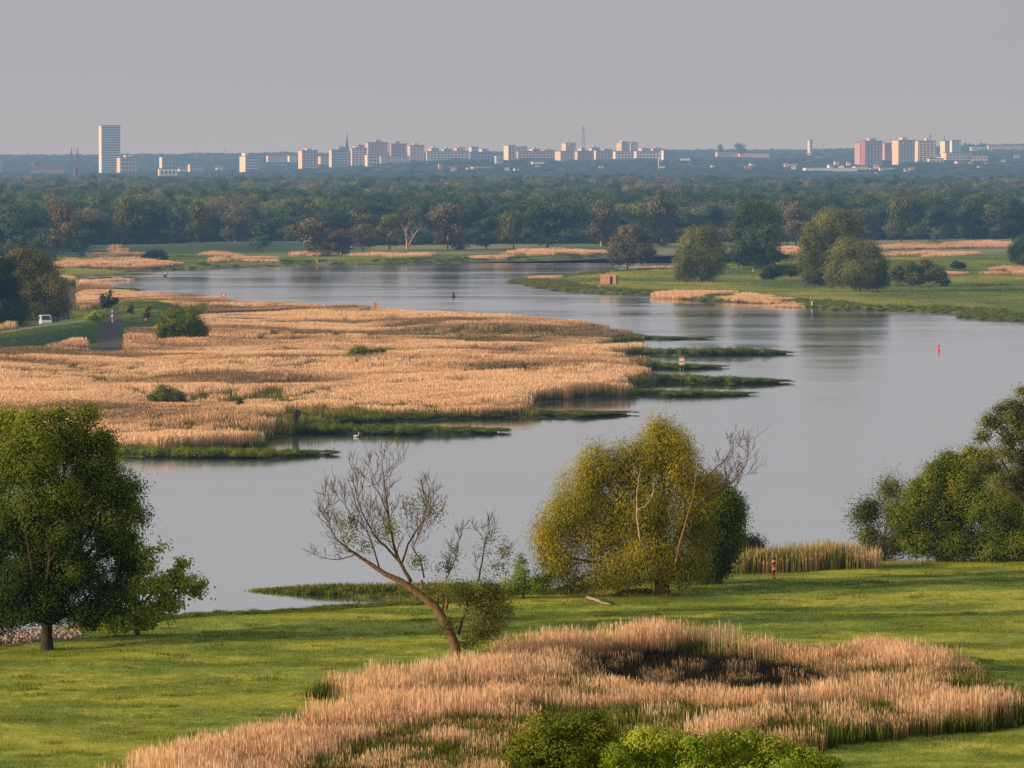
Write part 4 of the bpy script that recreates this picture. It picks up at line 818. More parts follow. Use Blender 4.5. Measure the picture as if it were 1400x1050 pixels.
# stones of the left bank
def stones():
    P = sample_poly(RIPRAP, .55); r = np.random.default_rng(9); mb = MB()
    V = []; Fq = []
    ico = np.array([(0, 0, 1), (.9, 0, .3), (.28, .85, .3), (-.72, .53, .3), (-.72, -.53, .3), (.28, -.85, .3), (.7, .5, -.5), (-.3, .8, -.5), (-.9, 0, -.5), (-.3, -.8, -.5), (.7, -.5, -.5)])
    fs = [(0, 1, 2), (0, 2, 3), (0, 3, 4), (0, 4, 5), (0, 5, 1), (1, 6, 2), (2, 6, 7), (2, 7, 3), (3, 7, 8), (3, 8, 4), (4, 8, 9), (4, 9, 5), (5, 9, 10), (5, 10, 1), (1, 10, 6)]
    hz_ = height(P)
    for (x, y), z in zip(P, hz_):
        s = r.uniform(.15, .42); n0 = len(V); V += list(ico * s * r.uniform(.7, 1.2, (11, 3)) + (x, y, z + .05)); Fq += [(a + n0, b + n0, c + n0) for a, b, c in fs]
    tag(link('bank_stones', np_mesh('bank_stones', V, Fq), None, plain('warm_stone', (.42, .30, .23), var=.3, scale=1.0)), 'warm lit loose stones on the bank behind the big dark trunk', 'stones', kind='stuff')
stones()

# ------------------------------------------------------------------ town
WMC = {}
def wallmat(nm, c): WMC[nm.split('_')[1]] = c; return plain(nm, c, .9, .06, .05)
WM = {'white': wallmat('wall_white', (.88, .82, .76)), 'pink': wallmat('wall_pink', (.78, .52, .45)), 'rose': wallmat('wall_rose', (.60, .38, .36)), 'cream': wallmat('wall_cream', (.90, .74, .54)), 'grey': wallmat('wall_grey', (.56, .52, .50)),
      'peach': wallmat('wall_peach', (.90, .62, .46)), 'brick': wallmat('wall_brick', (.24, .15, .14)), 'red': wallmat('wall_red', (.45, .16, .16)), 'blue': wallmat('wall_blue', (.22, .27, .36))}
M_win = plain('window_dark', (.05, .055, .07), .3, .1, .1, spec=.5); M_roof = plain('roof_dark', (.10, .08, .08), .9, .15, .1); M_tile = plain('roof_red', (.32, .13, .09), .9, .15, .1); M_metal = plain('mast_metal', (.16, .15, .16), .6, .1, 1)
def rowmat(k, c, dark):
    M = Mat('window_row_' + k); x = M.node('ShaderNodeSeparateXYZ'); M.L.new(M.node('ShaderNodeTexCoord').outputs['Object'], x.inputs[0])
    f = M.math('FRACT', M.math('DIVIDE', M.math('ADD', x.outputs[0], 500.), 5.6)); g = M.math('GREATER_THAN', f, .34)
    return M.finish(M.mix(g, c, dark), .6)
M_row = {k: rowmat(k, tuple(WMC[k]), (.055, .055, .07)) for k in WM}; M_rows = {k: rowmat(k + '_soft', tuple(WMC[k]), tuple(.3 * v for v in WMC[k])) for k in WM}
M_wincol = plain('window_brown', (.16, .11, .10), .5, .1, .1)
def box_building(x0, x1, yt, yb, Y, wall, label, floors=8, style='grid', rot=14, depth=14, wall2=None, roofbox=(), cols=None, name='apartment_block', cat='apartment block', group=None, roofm=None):
    """x0..x1, yt..yb in photo pixels at distance Y; rot turns its left end towards the viewer"""
    s = Y / F; th = math.radians(rot + 6); Wp = (x1 - x0) * s; w = max((Wp - depth * math.sin(th)) / math.cos(th), 2)
    pb = wp((x0 + x1) / 2, yb, Y); zt = wp((x0 + x1) / 2, yt, Y)[2]; zb = pb[2] - 3; h = zt - zb
    root = empty(name, (pb[0], Y, zb), -th * -1 if False else th * -1, label=label, cat=cat, group=group)
    root.rotation_euler = (0, 0, th)
    # front faces -y; turning by +th shows the left (-x) end
    root.rotation_euler = (0, 0, -th) if False else (0, 0, th)
    W = MB().box(-w / 2, w / 2, -depth / 2, depth / 2, 0, h).build('wall', WM[wall], root)
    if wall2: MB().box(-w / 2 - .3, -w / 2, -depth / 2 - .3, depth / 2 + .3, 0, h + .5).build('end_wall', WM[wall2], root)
    MB().box(-w / 2 - .4, w / 2 + .4, -depth / 2 - .4, depth / 2 + .4, h, h + .9).build('roof', roofm or M_roof, root)
    fh = h / (floors + .4)
    nb = min(floors, 24)
    for i in range(nb):
        z0 = h - (i + 1) * fh + fh * .12
        if style == 'band': MB().box(-w / 2 + .01, w / 2 - .6, -depth / 2 - .25, -depth / 2 - .02, z0, z0 + fh * .45).build('window_row', M_win, root)
        else: MB().box(-w / 2 + .8, w / 2 - .8, -depth / 2 - .2, -depth / 2 - .02, z0, z0 + fh * .52).build('window_row', (M_row if style == 'grid' else M_rows)[wall], root)
    for (a, b, hh) in roofbox:
        MB().box(-w / 2 + a * w, -w / 2 + b * w, -depth * .3, depth * .3, h + .9, h + .9 + hh).build('roof_cabin', WM[wall], root)
    return root
bb = box_building
bb(135, 165, 172, 250, 7600, 'white', 'very tall white office tower with dark horizontal bands', 23, 'band', 12, 18, name='tower_block', cat='tower')
bb(160, 188, 216, 246, 7300, 'pink', 'pink and white block touching the foot of the tall banded tower', 6, 'grid', 18, 14, 'peach', [(.35, .5, 3.5), (.65, .8, 3.5)], cols=5)
bb(218, 240, 215, 245, 7400, 'grey', 'grey block with cream base standing alone left of the small cube', 6, 'soft', 14, 14, 'cream', cols=4)
bb(216, 243, 231, 247, 7000, 'cream', 'low cream annex at the foot of the lone grey block', 2, 'grid', 8, 10, cols=5, name='annex_building', cat='building')
bb(257, 279, 225, 246, 7300, 'grey', 'small grey pink cube block between the lone block and the white tower house', 4, 'soft', 12, 12, 'peach', cols=5)
bb(328, 354, 214, 248, 7100, 'white', 'white banded tower house with a dark roof cabin on its left', 9, 'band', 30, 15, 'cream', [(.05, .3, 4)], name='tower_house')
bb(408, 435, 206, 249, 7300, 'peach', 'peach gridded tower house standing alone right of the white banded one', 12, 'grid', 16, 16, 'peach', [(.35, .65, 2.5)], cols=6, name='tower_house')
bb(450, 477, 205, 247, 7400, 'grey', 'grey gridded tower house left of the dark church spire', 12, 'band', 10, 16, 'peach', [(.4, .65, 2.5)], name='tower_house')
bb(478, 502, 203, 242, 7400, 'peach', 'pinkish gridded tower house right of the dark church spire', 12, 'grid', 8, 16, None, [(.2, .5, 2.5)], cols=7, name='tower_house')
bb(499, 518, 212, 230, 7300, 'cream', 'short cream gabled block in front of the stepped high blocks', 4, 'grid', 14, 12, 'cream', cols=3)
bb(500, 530, 195, 222, 8000, 'rose', 'highest stepped rose block on the ridge right of the spire', 8, 'soft', 10, 16, 'pink', [(.4, .7, 4)], cols=6)
bb(531, 556, 197, 222, 8000, 'rose', 'second stepped rose block right of the highest one', 8, 'grid', 10, 16, None, [(.3, .6, 4)], cols=6)
bb(557, 580, 199, 226, 7900, 'pink', 'third stepped pink block with a small roof cabin', 8, 'soft', 10, 16, None, [(.3, .6, 3)], cols=5)
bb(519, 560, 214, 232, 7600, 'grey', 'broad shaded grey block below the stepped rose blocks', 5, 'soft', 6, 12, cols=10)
bb(582, 640, 207, 224, 7900, 'grey', 'long grey slab block between the stepped blocks and the pink roof tower', 5, 'grid', 6, 12, cols=14)
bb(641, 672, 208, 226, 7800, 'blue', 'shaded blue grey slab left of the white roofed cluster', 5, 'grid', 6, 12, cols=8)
bb(641, 654, 201, 212, 8100, 'peach', 'small peach roof tower rising behind the blue grey slab', 3, 'soft', 16, 12, cols=3, name='tower_house')
bb(689, 705, 199, 222, 7700, 'peach', 'peach tower at the left end of the central row', 7, 'grid', 24, 14, 'cream', cols=3, name='tower_house')
bb(701, 721, 201, 214, 8000, 'pink', 'pink block peeping over the left end of the central row', 4, 'soft', 8, 12, cols=4)
bb(706, 758, 207, 221, 7800, 'rose', 'dusky rose long block left of the sunlit corner block', 4, 'grid', 6, 12, cols=12)
bb(759, 785, 207, 224, 7650, 'peach', 'sunlit peach corner block below the thin chimney', 5, 'soft', 30, 14, 'peach', cols=4)
bb(768, 787, 196, 210, 7900, 'peach', 'square peach tower with an aerial above the central row', 5, 'soft', 22, 14, 'peach', cols=3, name='tower_house')
bb(786, 812, 207, 226, 7700, 'rose', 'rose ribbed block below the lattice mast', 6, 'grid', 12, 13, 'pink', cols=5)
bb(811, 837, 206, 224, 7750, 'pink', 'pale pink ribbed block right of the mast', 6, 'grid', 12, 13, 'cream', cols=6)
bb(838, 866, 207, 222, 7800, 'white', 'white chequered block below the salmon tower', 4, 'grid', 10, 13, None, cols=6)
bb(867, 906, 207, 221, 7850, 'white', 'long white block with dark openings right of the chequered one', 4, 'grid', 10, 13, 'cream', cols=9)
bb(903, 924, 206, 220, 7850, 'blue', 'dark glass fronted block ending the central row', 4, 'band', 14, 14, 'white')
bb(843, 861, 195, 208, 8100, 'peach', 'salmon tower rising behind the chequered block', 4, 'soft', 24, 16, 'pink', [(.2, .7, 2)], cols=3, name='tower_house')
bb(860, 872, 195, 209, 8150, 'grey', 'greenish grey tower leaning against the salmon one', 4, 'soft', 4, 14, cols=3, name='tower_house')
bb(903, 928, 220, 228, 7400, 'red', 'low red brick hall below the end of the central row', 1, 'soft', 6, 12, cols=6, name='brick_hall', cat='hall')
bb(644, 672, 229, 238, 6900, 'peach', 'low orange lit hall just above the wood', 1, 'band', 8, 12, name='low_hall', cat='hall', roofm=WM['cream'])
bb(956, 984, 231, 238, 6900, 'cream', 'low bright cream hall above the wood right of centre', 1, 'grid', 8, 12, cols=5, name='low_hall', cat='hall', roofm=WM['white'])
bb(978, 1008, 208, 216, 8600, 'pink', 'pink roofed house at the left of the ridge terrace', 2, 'soft', 10, 12, cols=5, name='house', cat='house')
bb(1009, 1052, 210, 216, 8600, 'peach', 'long low terrace on the ridge under the two big trees', 2, 'soft', 4, 12, cols=12, name='terrace', cat='terrace')
bb(1104, 1111, 192, 207, 8600, 'cream', 'slim cream water tower standing alone on the ridge', 3, 'soft', 30, 6, cols=2, name='water_tower', cat='tower')
bb(1169, 1180, 195, 224, 7500, 'rose', 'narrow rose tower at the left of the right hand towers', 10, 'soft', 30, 12, 'rose', cols=2, name='tower_house')
bb(1177, 1206, 193, 225, 7400, 'pink', 'red edged white gridded tower of the right hand towers', 11, 'grid', 14, 16, 'red', [(.3, .7, 3.5)], cols=7, name='tower_house')
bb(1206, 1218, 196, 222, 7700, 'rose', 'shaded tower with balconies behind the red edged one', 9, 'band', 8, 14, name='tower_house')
bb(1220, 1251, 192, 224, 7450, 'peach', 'peach sided gridded tower left of the dark gap', 11, 'grid', 22, 17, 'peach', [(.3, .6, 3.5)], cols=7, name='tower_house')
bb(1251, 1279, 193, 224, 7400, 'peach', 'gridded tower right of the dark gap with a red chimney behind', 11, 'grid', 6, 16, None, [(.5, .8, 4)], cols=8, name='tower_house')
bb(1286, 1298, 193, 214, 7800, 'cream', 'yellow cream twin tower carrying a chimney', 7, 'soft', 20, 14, 'cream', cols=3, name='tower_house')
bb(1298, 1313, 192, 212, 7850, 'grey', 'grey twin tower with a cream right edge', 7, 'soft', 8, 14, 'white', cols=3, name='tower_house')
bb(1290, 1330, 209, 216, 7500, 'peach', 'long low peach building below the twin towers', 2, 'soft', 10, 12, 'peach', cols=10, name='long_building', cat='building')
bb(1328, 1350, 213, 217, 7600, 'pink', 'low pink tail building right of the long peach one', 1, 'soft', 4, 10, cols=5, name='long_building', cat='building')
bb(1349, 1400, 199, 204, 9200, 'pink', 'long pink terrace on the skyline at the right edge', 2, 'soft', 4, 12, cols=12, name='terrace', cat='terrace')
bb(1326, 1348, 201, 204, 9200, 'pink', 'short pink terrace on the skyline beside the pines', 1, 'soft', 4, 12, cols=5, name='terrace', cat='terrace')
bb(1098, 1172, 230.5, 239, 6900, 'white', 'long bright white factory hall right above the wood', 1, 'band', 5, 16, 'cream', name='factory_hall', cat='hall', roofm=WM['white'])
bb(1165, 1186, 228.5, 238, 6950, 'cream', 'cream gabled hall at the right of the white factory', 1, 'soft', 8, 16, cols=3, name='factory_hall', cat='hall', roofm=WM['cream'])
bb(1186, 1222, 230.5, 240, 6950, 'blue', 'dark blue hall with white roof edge beside the factory', 2, 'band', 5, 16, name='factory_hall', cat='hall', roofm=WM['white'])
bb(-6, 3, 213, 236, 7800, 'pink', 'pinkish block cut by the left edge', 6, 'soft', 20, 12, cols=3)
bb(364, 392, 213, 219, 8600, 'peach', 'low peach houses on the ridge between the two lone towers', 2, 'soft', 12, 12, cols=6, name='terrace', cat='terrace')
bb(393, 406, 213, 219, 8500, 'white', 'small white house beside the low peach ones', 2, 'soft', 12, 12, cols=3, name='house', cat='house')
bb(434, 452, 214, 222, 7900, 'peach', 'low peach wing between the gridded tower houses', 2, 'soft', 20, 12, cols=4, name='house', cat='house')
bb(599, 606, 224, 245, 6800, 'rose', 'slender rose brick chimney block above the wood', 4, 'soft', 10, 5, cols=1, name='brick_tower', cat='tower')
r3 = random.Random(11)
EX = [(585, 600, 203, 'pink', 'pink block peeping over the left of the long grey slab'), (604, 618, 204, 'grey', 'grey block peeping over the middle of the long grey slab'), (622, 636, 202, 'peach', 'peach block peeping over the right of the long grey slab'), (655, 668, 204, 'pink', 'pink block just right of the small peach roof tower'),
      (724, 738, 204, 'grey', 'grey block left of centre behind the dusky rose row'), (741, 756, 205, 'peach', 'low peach block behind the right of the dusky rose row'), (790, 800, 203, 'pink', 'narrow pink block behind the foot of the mast'), (806, 820, 202, 'grey', 'grey block right behind the mast foot'), (822, 836, 204, 'cream', 'cream block left of the salmon tower'),
      (873, 888, 203, 'cream', 'cream block right of the greenish grey tower'), (890, 904, 203, 'pink', 'pink block near the end of the central row'), (462, 472, 201, 'rose', 'rose block close behind the left of the church spire'), (484, 498, 199, 'grey', 'grey block between the spire and the highest rose block'), (518, 529, 199, 'grey', 'grey block set against the highest rose block')]
for x0, x1, yt, wl, lb_ in EX: bb(x0, x1, yt, 214, 8250 + r3.uniform(0, 100), wl, lb_, r3.choice((3, 4, 5)), 'grid', r3.uniform(6, 24), 13, r3.choice((None, 'peach', 'cream')), [(.3, .55, 2.5)] if r3.random() < .5 else ())
LO = [(676, 688, 214, 222, 'grey', 'low grey house left of the central row'), (726, 744, 222, 227, 'white', 'low white shed below the dusky rose row'), (800, 818, 226, 231, 'pink', 'low pink shed below the mast'), (540, 556, 233, 238, 'white', 'low white shed above the wood below the shaded grey block'), (570, 590, 229, 234, 'pink', 'low pink shed below the third stepped block'),
      (1030, 1050, 226, 231, 'rose', 'low rose row house on the slope under the ridge terrace'), (1070, 1090, 225, 231, 'grey', 'pale grey gabled hall on the slope left of the white factory'), (1230, 1262, 228, 232, 'white', 'low white hall below the peach sided towers'), (1350, 1372, 222, 226, 'pink', 'low pink hall on the slope at the far right'), (1268, 1290, 217, 222, 'cream', 'low cream wing at the foot of the right hand towers')]
for x0, x1, yt, yb, wl, lb_ in LO: bb(x0, x1, yt, yb, 7300, wl, lb_, 1, 'soft', r3.uniform(4, 12), 10, None, name='low_building', cat='building', roofm=r3.choice((M_tile, WM['white'], M_roof)))
# churches
def spire(x, yt, yb, Y, wpx, label, nave=None):
    s = Y / F; b = wp(x, yb, Y); zt = wp(x, yt, Y)[2]; w = wpx * s; h = zt - b[2] + 3
    root = empty('church', (b[0], Y, b[2] - 3), .3, label=label, cat='church')
    MB().box(-w / 2, w / 2, -w / 2, w / 2, 0, h * .42).build('tower', WM['brick'], root)
    mb = MB(); mb.add([(-w / 2, -w / 2, h * .42), (w / 2, -w / 2, h * .42), (w / 2, w / 2, h * .42), (-w / 2, w / 2, h * .42), (-w * .14, -w * .14, h * .75), (w * .14, -w * .14, h * .75), (w * .14, w * .14, h * .75), (-w * .14, w * .14, h * .75), (0, 0, h)],
                      [(0, 1, 5, 4), (1, 2, 6, 5), (2, 3, 7, 6), (3, 0, 4, 7), (4, 5, 8), (5, 6, 8), (6, 7, 8), (7, 4, 8)]); mb.build('spire', M_roof, root)
    if nave:
        x0, x1, yn = nave; a = (x0 - x) * s; c = (x1 - x) * s; hn = wp(x, yn, Y)[2] - b[2] + 3
        mb = MB(); mb.add([(a, -8, 0), (c, -8, 0), (c, 8, 0), (a, 8, 0), (a, -8, hn * .6), (c, -8, hn * .6), (c, 8, hn * .6), (a, 8, hn * .6)], [(0, 1, 5, 4), (1, 2, 6, 5), (2, 3, 7, 6), (3, 0, 4, 7)]); mb.build('nave_wall', WM['brick'], root)
        mb = MB(); mb.prism([(-8.5, hn * .6), (8.5, hn * .6), (0, hn)], a, c); mb.build('nave_roof', M_tile, root)
    return root
spire(474.5, 180, 236, 7900, 7, 'dark church spire rising between the two gridded tower houses')
def twin():
    Y = 7000; s = Y / F; b = wp(102, 240, Y); root = empty('twin_spired_church', (b[0], Y, b[2] - 3), 0, label='dark church with a pair of pointed spires near the left edge', cat='church')
    for dx in (-4.1, 4.1):
        x = dx * s; h = wp(102, 201, Y)[2] - b[2] + 3; w = 8.4
        MB().box(x - w / 2, x + w / 2, -w / 2, w / 2, 0, h * .36).build('tower', M_roof, root)
        mb = MB(); q = h * .36; mb.add([(x - w / 2, -w / 2, q), (x + w / 2, -w / 2, q), (x + w / 2, w / 2, q), (x - w / 2, w / 2, q), (x - 1.4, -1.4, h * .72), (x + 1.4, -1.4, h * .72), (x + 1.4, 1.4, h * .72), (x - 1.4, 1.4, h * .72), (x, 0, h)], [(0, 1, 5, 4), (1, 2, 6, 5), (2, 3, 7, 6), (3, 0, 4, 7), (4, 5, 8), (5, 6, 8), (6, 7, 8), (7, 4, 8)]); mb.build('spire', M_roof, root)
    MB().prism([(-6, 0), (6, 0), (6, 14), (0, 22), (-6, 14)], -1.2, 1.2).build('gable', WM['brick'], root)
twin()
def brick_church():
    Y = 7500; s = Y / F; b = wp(65, 242, Y); root = empty('brick_church', (b[0], Y, b[2] - 3), 0, label='long low reddish church hall left of the twin spires', cat='church')
    a, c = -22 * s, 24 * s; h = wp(65, 224, Y)[2] - b[2] + 3
    MB().box(a, c, -9, 9, 0, h * .6).build('wall', WM['brick'], root); MB().prism([(-9.5, h * .6 + .01), (9.5, h * .6 + .01), (0, h)], a, c).build('roof', M_roof, root)
    MB().box(a, a + 5, -3, 3, h * .6, h * 1.15).build('tower', WM['brick'], root)
brick_church()
def lattice(x, yt, yb, Y, wpx, label, name='lattice_mast'):
    s = Y / F; b = wp(x, yb, Y); h = wp(x, yt, Y)[2] - b[2]; w = wpx * s / 2; root = empty(name, b, label=label, cat='mast'); mb = MB()
    for sx in (-1, 1):
        for sy in (-1, 1): mb.tube([(sx * w, sy * w, 0), (sx * w * .35, sy * w * .35, h * .85), (0, 0, h)], [.45, .35, .3], 4)
    mb.build('frame', M_metal, root); mb = MB(); n = 12
    for i in range(n):
        z0 = h * .85 * i / n; z1 = h * .85 * (i + 1) / n; a0 = w * (1 - .65 * i / n); a1 = w * (1 - .65 * (i + 1) / n); q = 1 if i % 2 else -1
        mb.tube([(-a0 * q, -a0, z0), (a1 * q, -a1, z1)], [.25, .25], 4); mb.tube([(-a0 * q, a0, z0), (a1 * q, a1, z1)], [.25, .25], 4)
    mb.build('brace', M_metal, root)
    for z in (.88, .78): MB().box(-w * .5, w * .5, -w * .5, w * .5, h * z, h * z + 1.6).build('antenna_platform', M_metal, root)
lattice(797.5, 172, 208, 8000, 5, 'tall lattice radio mast above the central row')
def stack(x, yt, yb, Y, wpx, wall, label, name='chimney'):
    s = Y / F; b = wp(x, yb, Y); h = wp(x, yt, Y)[2] - b[2]; w = wpx * s / 2
    o = MB().lathe([(w, 0), (w * .8, h * .93), (w * .95, h * .94), (w * .95, h)], 10).build(name, WM[wall], None, True); o.location = tuple(b); tag(o, label, name.replace('_', ' '))
stack(1272, 184, 196, 7700, 2.4, 'red', 'dark red chimney behind the gridded tower'); stack(1290.5, 184, 196, 7900, 2, 'rose', 'thin dark chimney on the yellow cream twin tower')
stack(778, 189, 200, 7850, 1.6, 'grey', 'thin aerial pole on the square peach tower', 'aerial'); stack(900.5, 216, 242, 6800, 1.8, 'white', 'thin pale pole above the wood below the end of the central row', 'pole')
stack(267, 200, 214, 8800, 1.2, 'grey', 'thin mast on the hills between the lone grey block and the small cube', 'mast'); stack(308, 200, 210, 9200, 1.2, 'grey', 'thin mast left of the white banded tower house', 'mast')
stack(1126, 196, 206, 9200, 1.3, 'grey', 'thin mast right of the slim water tower', 'mast')
def sphere_tank():
    b = wp(1198, 242, 6700); o = MB().lathe([(.1, 0), (1.5, .4), (2.6, 1.5), (3.1, 3.1), (2.6, 4.7), (1.5, 5.8), (.1, 6.2)], 14).build('storage_tank', WM['white'], None, True); o.location = tuple(b); tag(o, 'white round tank in front of the dark blue hall', 'tank')
sphere_tank()
b = wp(1000, 250, 6700)
def tent(x, y, Y, w, h, label=None):
    b = wp(x, y, Y); s = Y / F; w *= s; h *= s; mb = MB(); mb.lathe([(w / 2, -2), (w / 2, h * .25), (w * .22, h * .55), (.1, h)], 8)
    o = mb.build('tent_pavilion', WM['white'], None); o.location = tuple(b); tag(o, label, 'tent')
tent(850, 241, 6750, 9, 8, 'larger white pointed tent roof above the wood'); tent(828, 241, 6750, 4, 6, 'small white pointed tent roof left of the larger one')
# small houses scattered on the slope
rh = random.Random(4)
def house_proto(wall, roof):
    root = empty('house', (0, 0, 0)); w, d, h = 12, 9, 5.5
    MB().box(-w / 2, w / 2, -d / 2, d / 2, -3, h).build('wall', WM[wall], root); MB().prism([(-d / 2 - .5, h + .01), (d / 2 + .5, h + .01), (0, h + 4.2)], -w / 2 - .5, w / 2 + .5).build('roof', roof, root)
    for k in (-3.5, 0, 3.5): MB().box(k - .7, k + .7, -d / 2 - .15, -d / 2 - .02, 1.8, 3.4).build('window', M_win, root)
    return root
HP = [house_proto('white', M_tile), house_proto('cream', M_roof), house_proto('pink', M_tile)]
spots = [(560, 237), (590, 239), (517, 234.5), (693, 233), (706, 233.5), (780, 239), (858, 239), (937, 221), (957, 217), (1015, 229), (1022, 232), (1040, 236), (1028, 226), (1075, 226), (1085, 229), (1105, 214), (1144, 223), (1150, 229), (1160, 224), (1198, 228), (1205, 231), (1238, 232), (1246, 233), (1280, 219), (1298, 221), (1310, 224), (1327, 224), (1350, 225), (1372, 221), (1390, 217), (1376, 206), (925, 236), (1000, 238), (1060, 240), (990, 240),
         (250, 236), (300, 233), (375, 220), (382, 219), (400, 221), (545, 236), (620, 234), (640, 231), (735, 229), (822, 230), (905, 231), (975, 229), (1120, 219), (1135, 228), (1265, 236), (1340, 230), (1330, 218)]
used = set()
for i, (x, y) in enumerate(spots):
    # walk outwards until the ray at this pixel meets the slope
    Yh = None
    for Y in np.arange(5700, 10400, 25):
        q = wp(x, y, Y)
        if q[2] <= hz(q[0], Y) + 6 and Y > 6700: Yh = Y; break
    if Yh is None: Yh = 7200
    k = rh.choice((0, 0, 1, 2)); src = HP[k]; q = wp(x, y, Yh)
    if k in used: 
        o = src.copy(); C.objects.link(o)
        for ch in [c for c in src.children]: d = ch.copy(); C.objects.link(d); d.parent = o
    else: o = src; used.add(k)
    o.location = (q[0], Yh, q[2] - 1); o.rotation_euler = (0, 0, rh.uniform(-.2, .7)); s_ = rh.uniform(.7, 1.2) * (.62 if Yh < 7600 else .95); o.scale = (s_, s_, s_)
    tag(o, 'small pale house among the trees on the distant slope', 'house', 'small houses scattered on the distant slope')
for k, h_ in enumerate(HP):
    if k not in used:
        for c in list(h_.children): bpy.data.objects.remove(c)
        bpy.data.objects.remove(h_)
# landmark trees on the ridge
for x, yt, yb, w, k, lab in [(1013, 195, 212, 20, 0, 'dark broad tree standing up from the ridge above the terrace'), (985, 197, 212, 12, 3, 'smaller rounded tree on the ridge left of the broad one')]:
    me, tme, ww, h, _ = WOOD[k]; Y = 8700; b0 = wp(x, yb, Y); s = Y / F; r_ = empty('ridge_tree', b0, 0, label=lab, cat='tree'); r_.scale = (w * s / ww, w * s / ww, (yb - yt) * s / h * 1.1)
    for nm, dd in (('crown', me), ('trunk', tme)): a = bpy.data.objects.new(nm, dd); C.objects.link(a); a.parent = r_
me, tme, ww, h, _ = WOOD[7]; b0 = wp(560, 246, 6300); s = 6300 / F
r_ = empty('round_town_tree', b0, 0, label='large dark tree below the shaded grey block', cat='tree'); r_.scale = (30 * s / ww,) * 2 + (18 * s / h,)
for nm, dd in (('crown', me), ('trunk', tme)): a = bpy.data.objects.new(nm, dd); C.objects.link(a); a.parent = r_
me, tme, ww, h, _ = WOOD[2]
for i, x in enumerate([1315, 1320, 1326, 1331, 1337, 1342, 1347, 1353, 1359]):
    Y = 9300; b0 = wp(x, 205, Y); s = Y / F; r_ = empty('pine_tree', b0, 0, label='small dark pine in the row on the skyline right of the twin towers', cat='tree', group='pines on the skyline'); r_.scale = (5.5 * s / ww,) * 2 + ((8 + (i * 7) % 4) * s / h,)
    a = bpy.data.objects.new('crown', me); C.objects.link(a); a.parent = r_

# ------------------------------------------------------------------ small things in the middle distance
M_redp = plain('paint_red', (.80, .08, .04), .5, .05); M_whitep = plain('paint_white', (.78, .77, .74), .5, .05); M_blackp = plain('paint_black', (.02, .02, .02), .5, .05); M_gold = plain('paint_gold', (.95, .58, .08), .5, .05); M_orng = plain('paint_orange', (.75, .22, .07), .6, .1)
# striped border post
def striped_post():
    b = on_ground(1058, 791); h = 29 * b[1] / F; root = empty('striped_post', b, label='black red and gold diagonally striped post on the meadow', cat='post')
    r = .17; n = 20; segs = 60; V = []; Fq = []; mats = []
    for j in range(segs + 1):
        z = h * .92 * j / segs
        for k in range(n): a = 2 * PI * k / n; V.append((r * math.cos(a), r * math.sin(a), z))
    for j in range(segs):
        for k in range(n):
            Fq.append((j * n + k, j * n + (k + 1) % n, (j + 1) * n + (k + 1) % n, (j + 1) * n + k))
            ph = (j / segs * 2.4 + (k / n if k < n / 2 else 1 - k / n) * .5 + .15) % 1.0; mats.append(0 if ph < .36 else (2 if ph < .58 else 1))
    me = np_mesh('shaft', np.array(V), np.array(Fq)); 
    for m in (M_blackp, M_redp, M_gold): me.materials.append(m)
    me.polygons.foreach_set('material_index', np.array(mats, dtype=np.int32)); link('shaft', me, root)
    MB().lathe([(r * 1.15, h * .90), (r * 1.15, h * .93), (r * .6, h * .975), (.02, h)], 16).build('cap', M_blackp, root)
striped_post()
# red buoy
def buoy():
    b = gp(1283, 479.5, 0); h = 8.5 * b[1] / F; root = empty('buoy', b, label='red channel buoy floating alone on the open river', cat='buoy')
    MB().lathe([(.1, -.4), (.36, -.2), (.38, .1), (.3, .25), (.15, .35), (.12, h * .55)], 14).build('float', M_redp, root, True)
    mb = MB().lathe([(.17, h * .55 + .01), (.17, h * .7), (.3, h * .72), (.26, h * .9), (.03, h)], 12); mb.build('topmark', M_redp, root, True)
    bo = gp(620, 406, 0); r2 = empty('buoy', bo, label='small dark buoy on the water beyond the reeds', cat='buoy'); MB().lathe([(.1, -.3), (.6, -.1), (.6, .3), (.2, .6), (.15, 1.1)], 12).build('float', M_blackp, r2, True); MB().lathe([(.25, 1.11), (.25, 1.4), (.02, 1.7)], 10).build('topmark', M_blackp, r2, True)
buoy()
def marker():
    b = gp(932, 502, .4); s = b[1] / F; root = empty('shore_marker', b, label='orange and white banded river marker on the short groyne', cat='marker'); w = 7 * s / 2; h = 14 * s
    for sx in (-1, 1): MB().tube([(sx * w * .6, 0, -.5), (sx * w * .6, 0, h)], [.09, .09], 6).build('leg', M_whitep, root)
    for i, m in enumerate((M_orng, M_whitep, M_orng, M_whitep)): z = h - (i + 1) * h * .19; MB().box(-w, w, -.16 - .002 * i, -.10, z, z + h * .185).build('board', m, root)
marker()
def signboard(x, y, wpx, hpx, postpx, label, frame, mid):
    b = on_ground(x, y); s = b[1] / F; root = empty('river_sign', b, label=label, cat='sign'); w = wpx * s / 2; h0 = postpx * s; h1 = h0 + hpx * s
    MB().tube([(0, .06, -.3), (0, .06, h1)], [.08, .08], 6).build('post', M_metal, root); MB().box(-w, w, -.05, .0, h0, h1).build('panel', frame, root)
    if mid is not None: MB().box(-w * .5, w * .5, -.09, -.052, h0 + (h1 - h0) * .25, h0 + (h1 - h0) * .75).build('symbol', mid, root)
signboard(306, 414.5, 6, 5.5, 8, 'small square red and white river sign at the back of the reeds', M_redp, M_whitep)
signboard(513, 435, 4, 7, 15, 'small orange river board above the back rim of the reeds', M_orng, None)
signboard(433, 366.5, 3, 7, 4, 'tiny orange board on the far bank', M_orng, None)
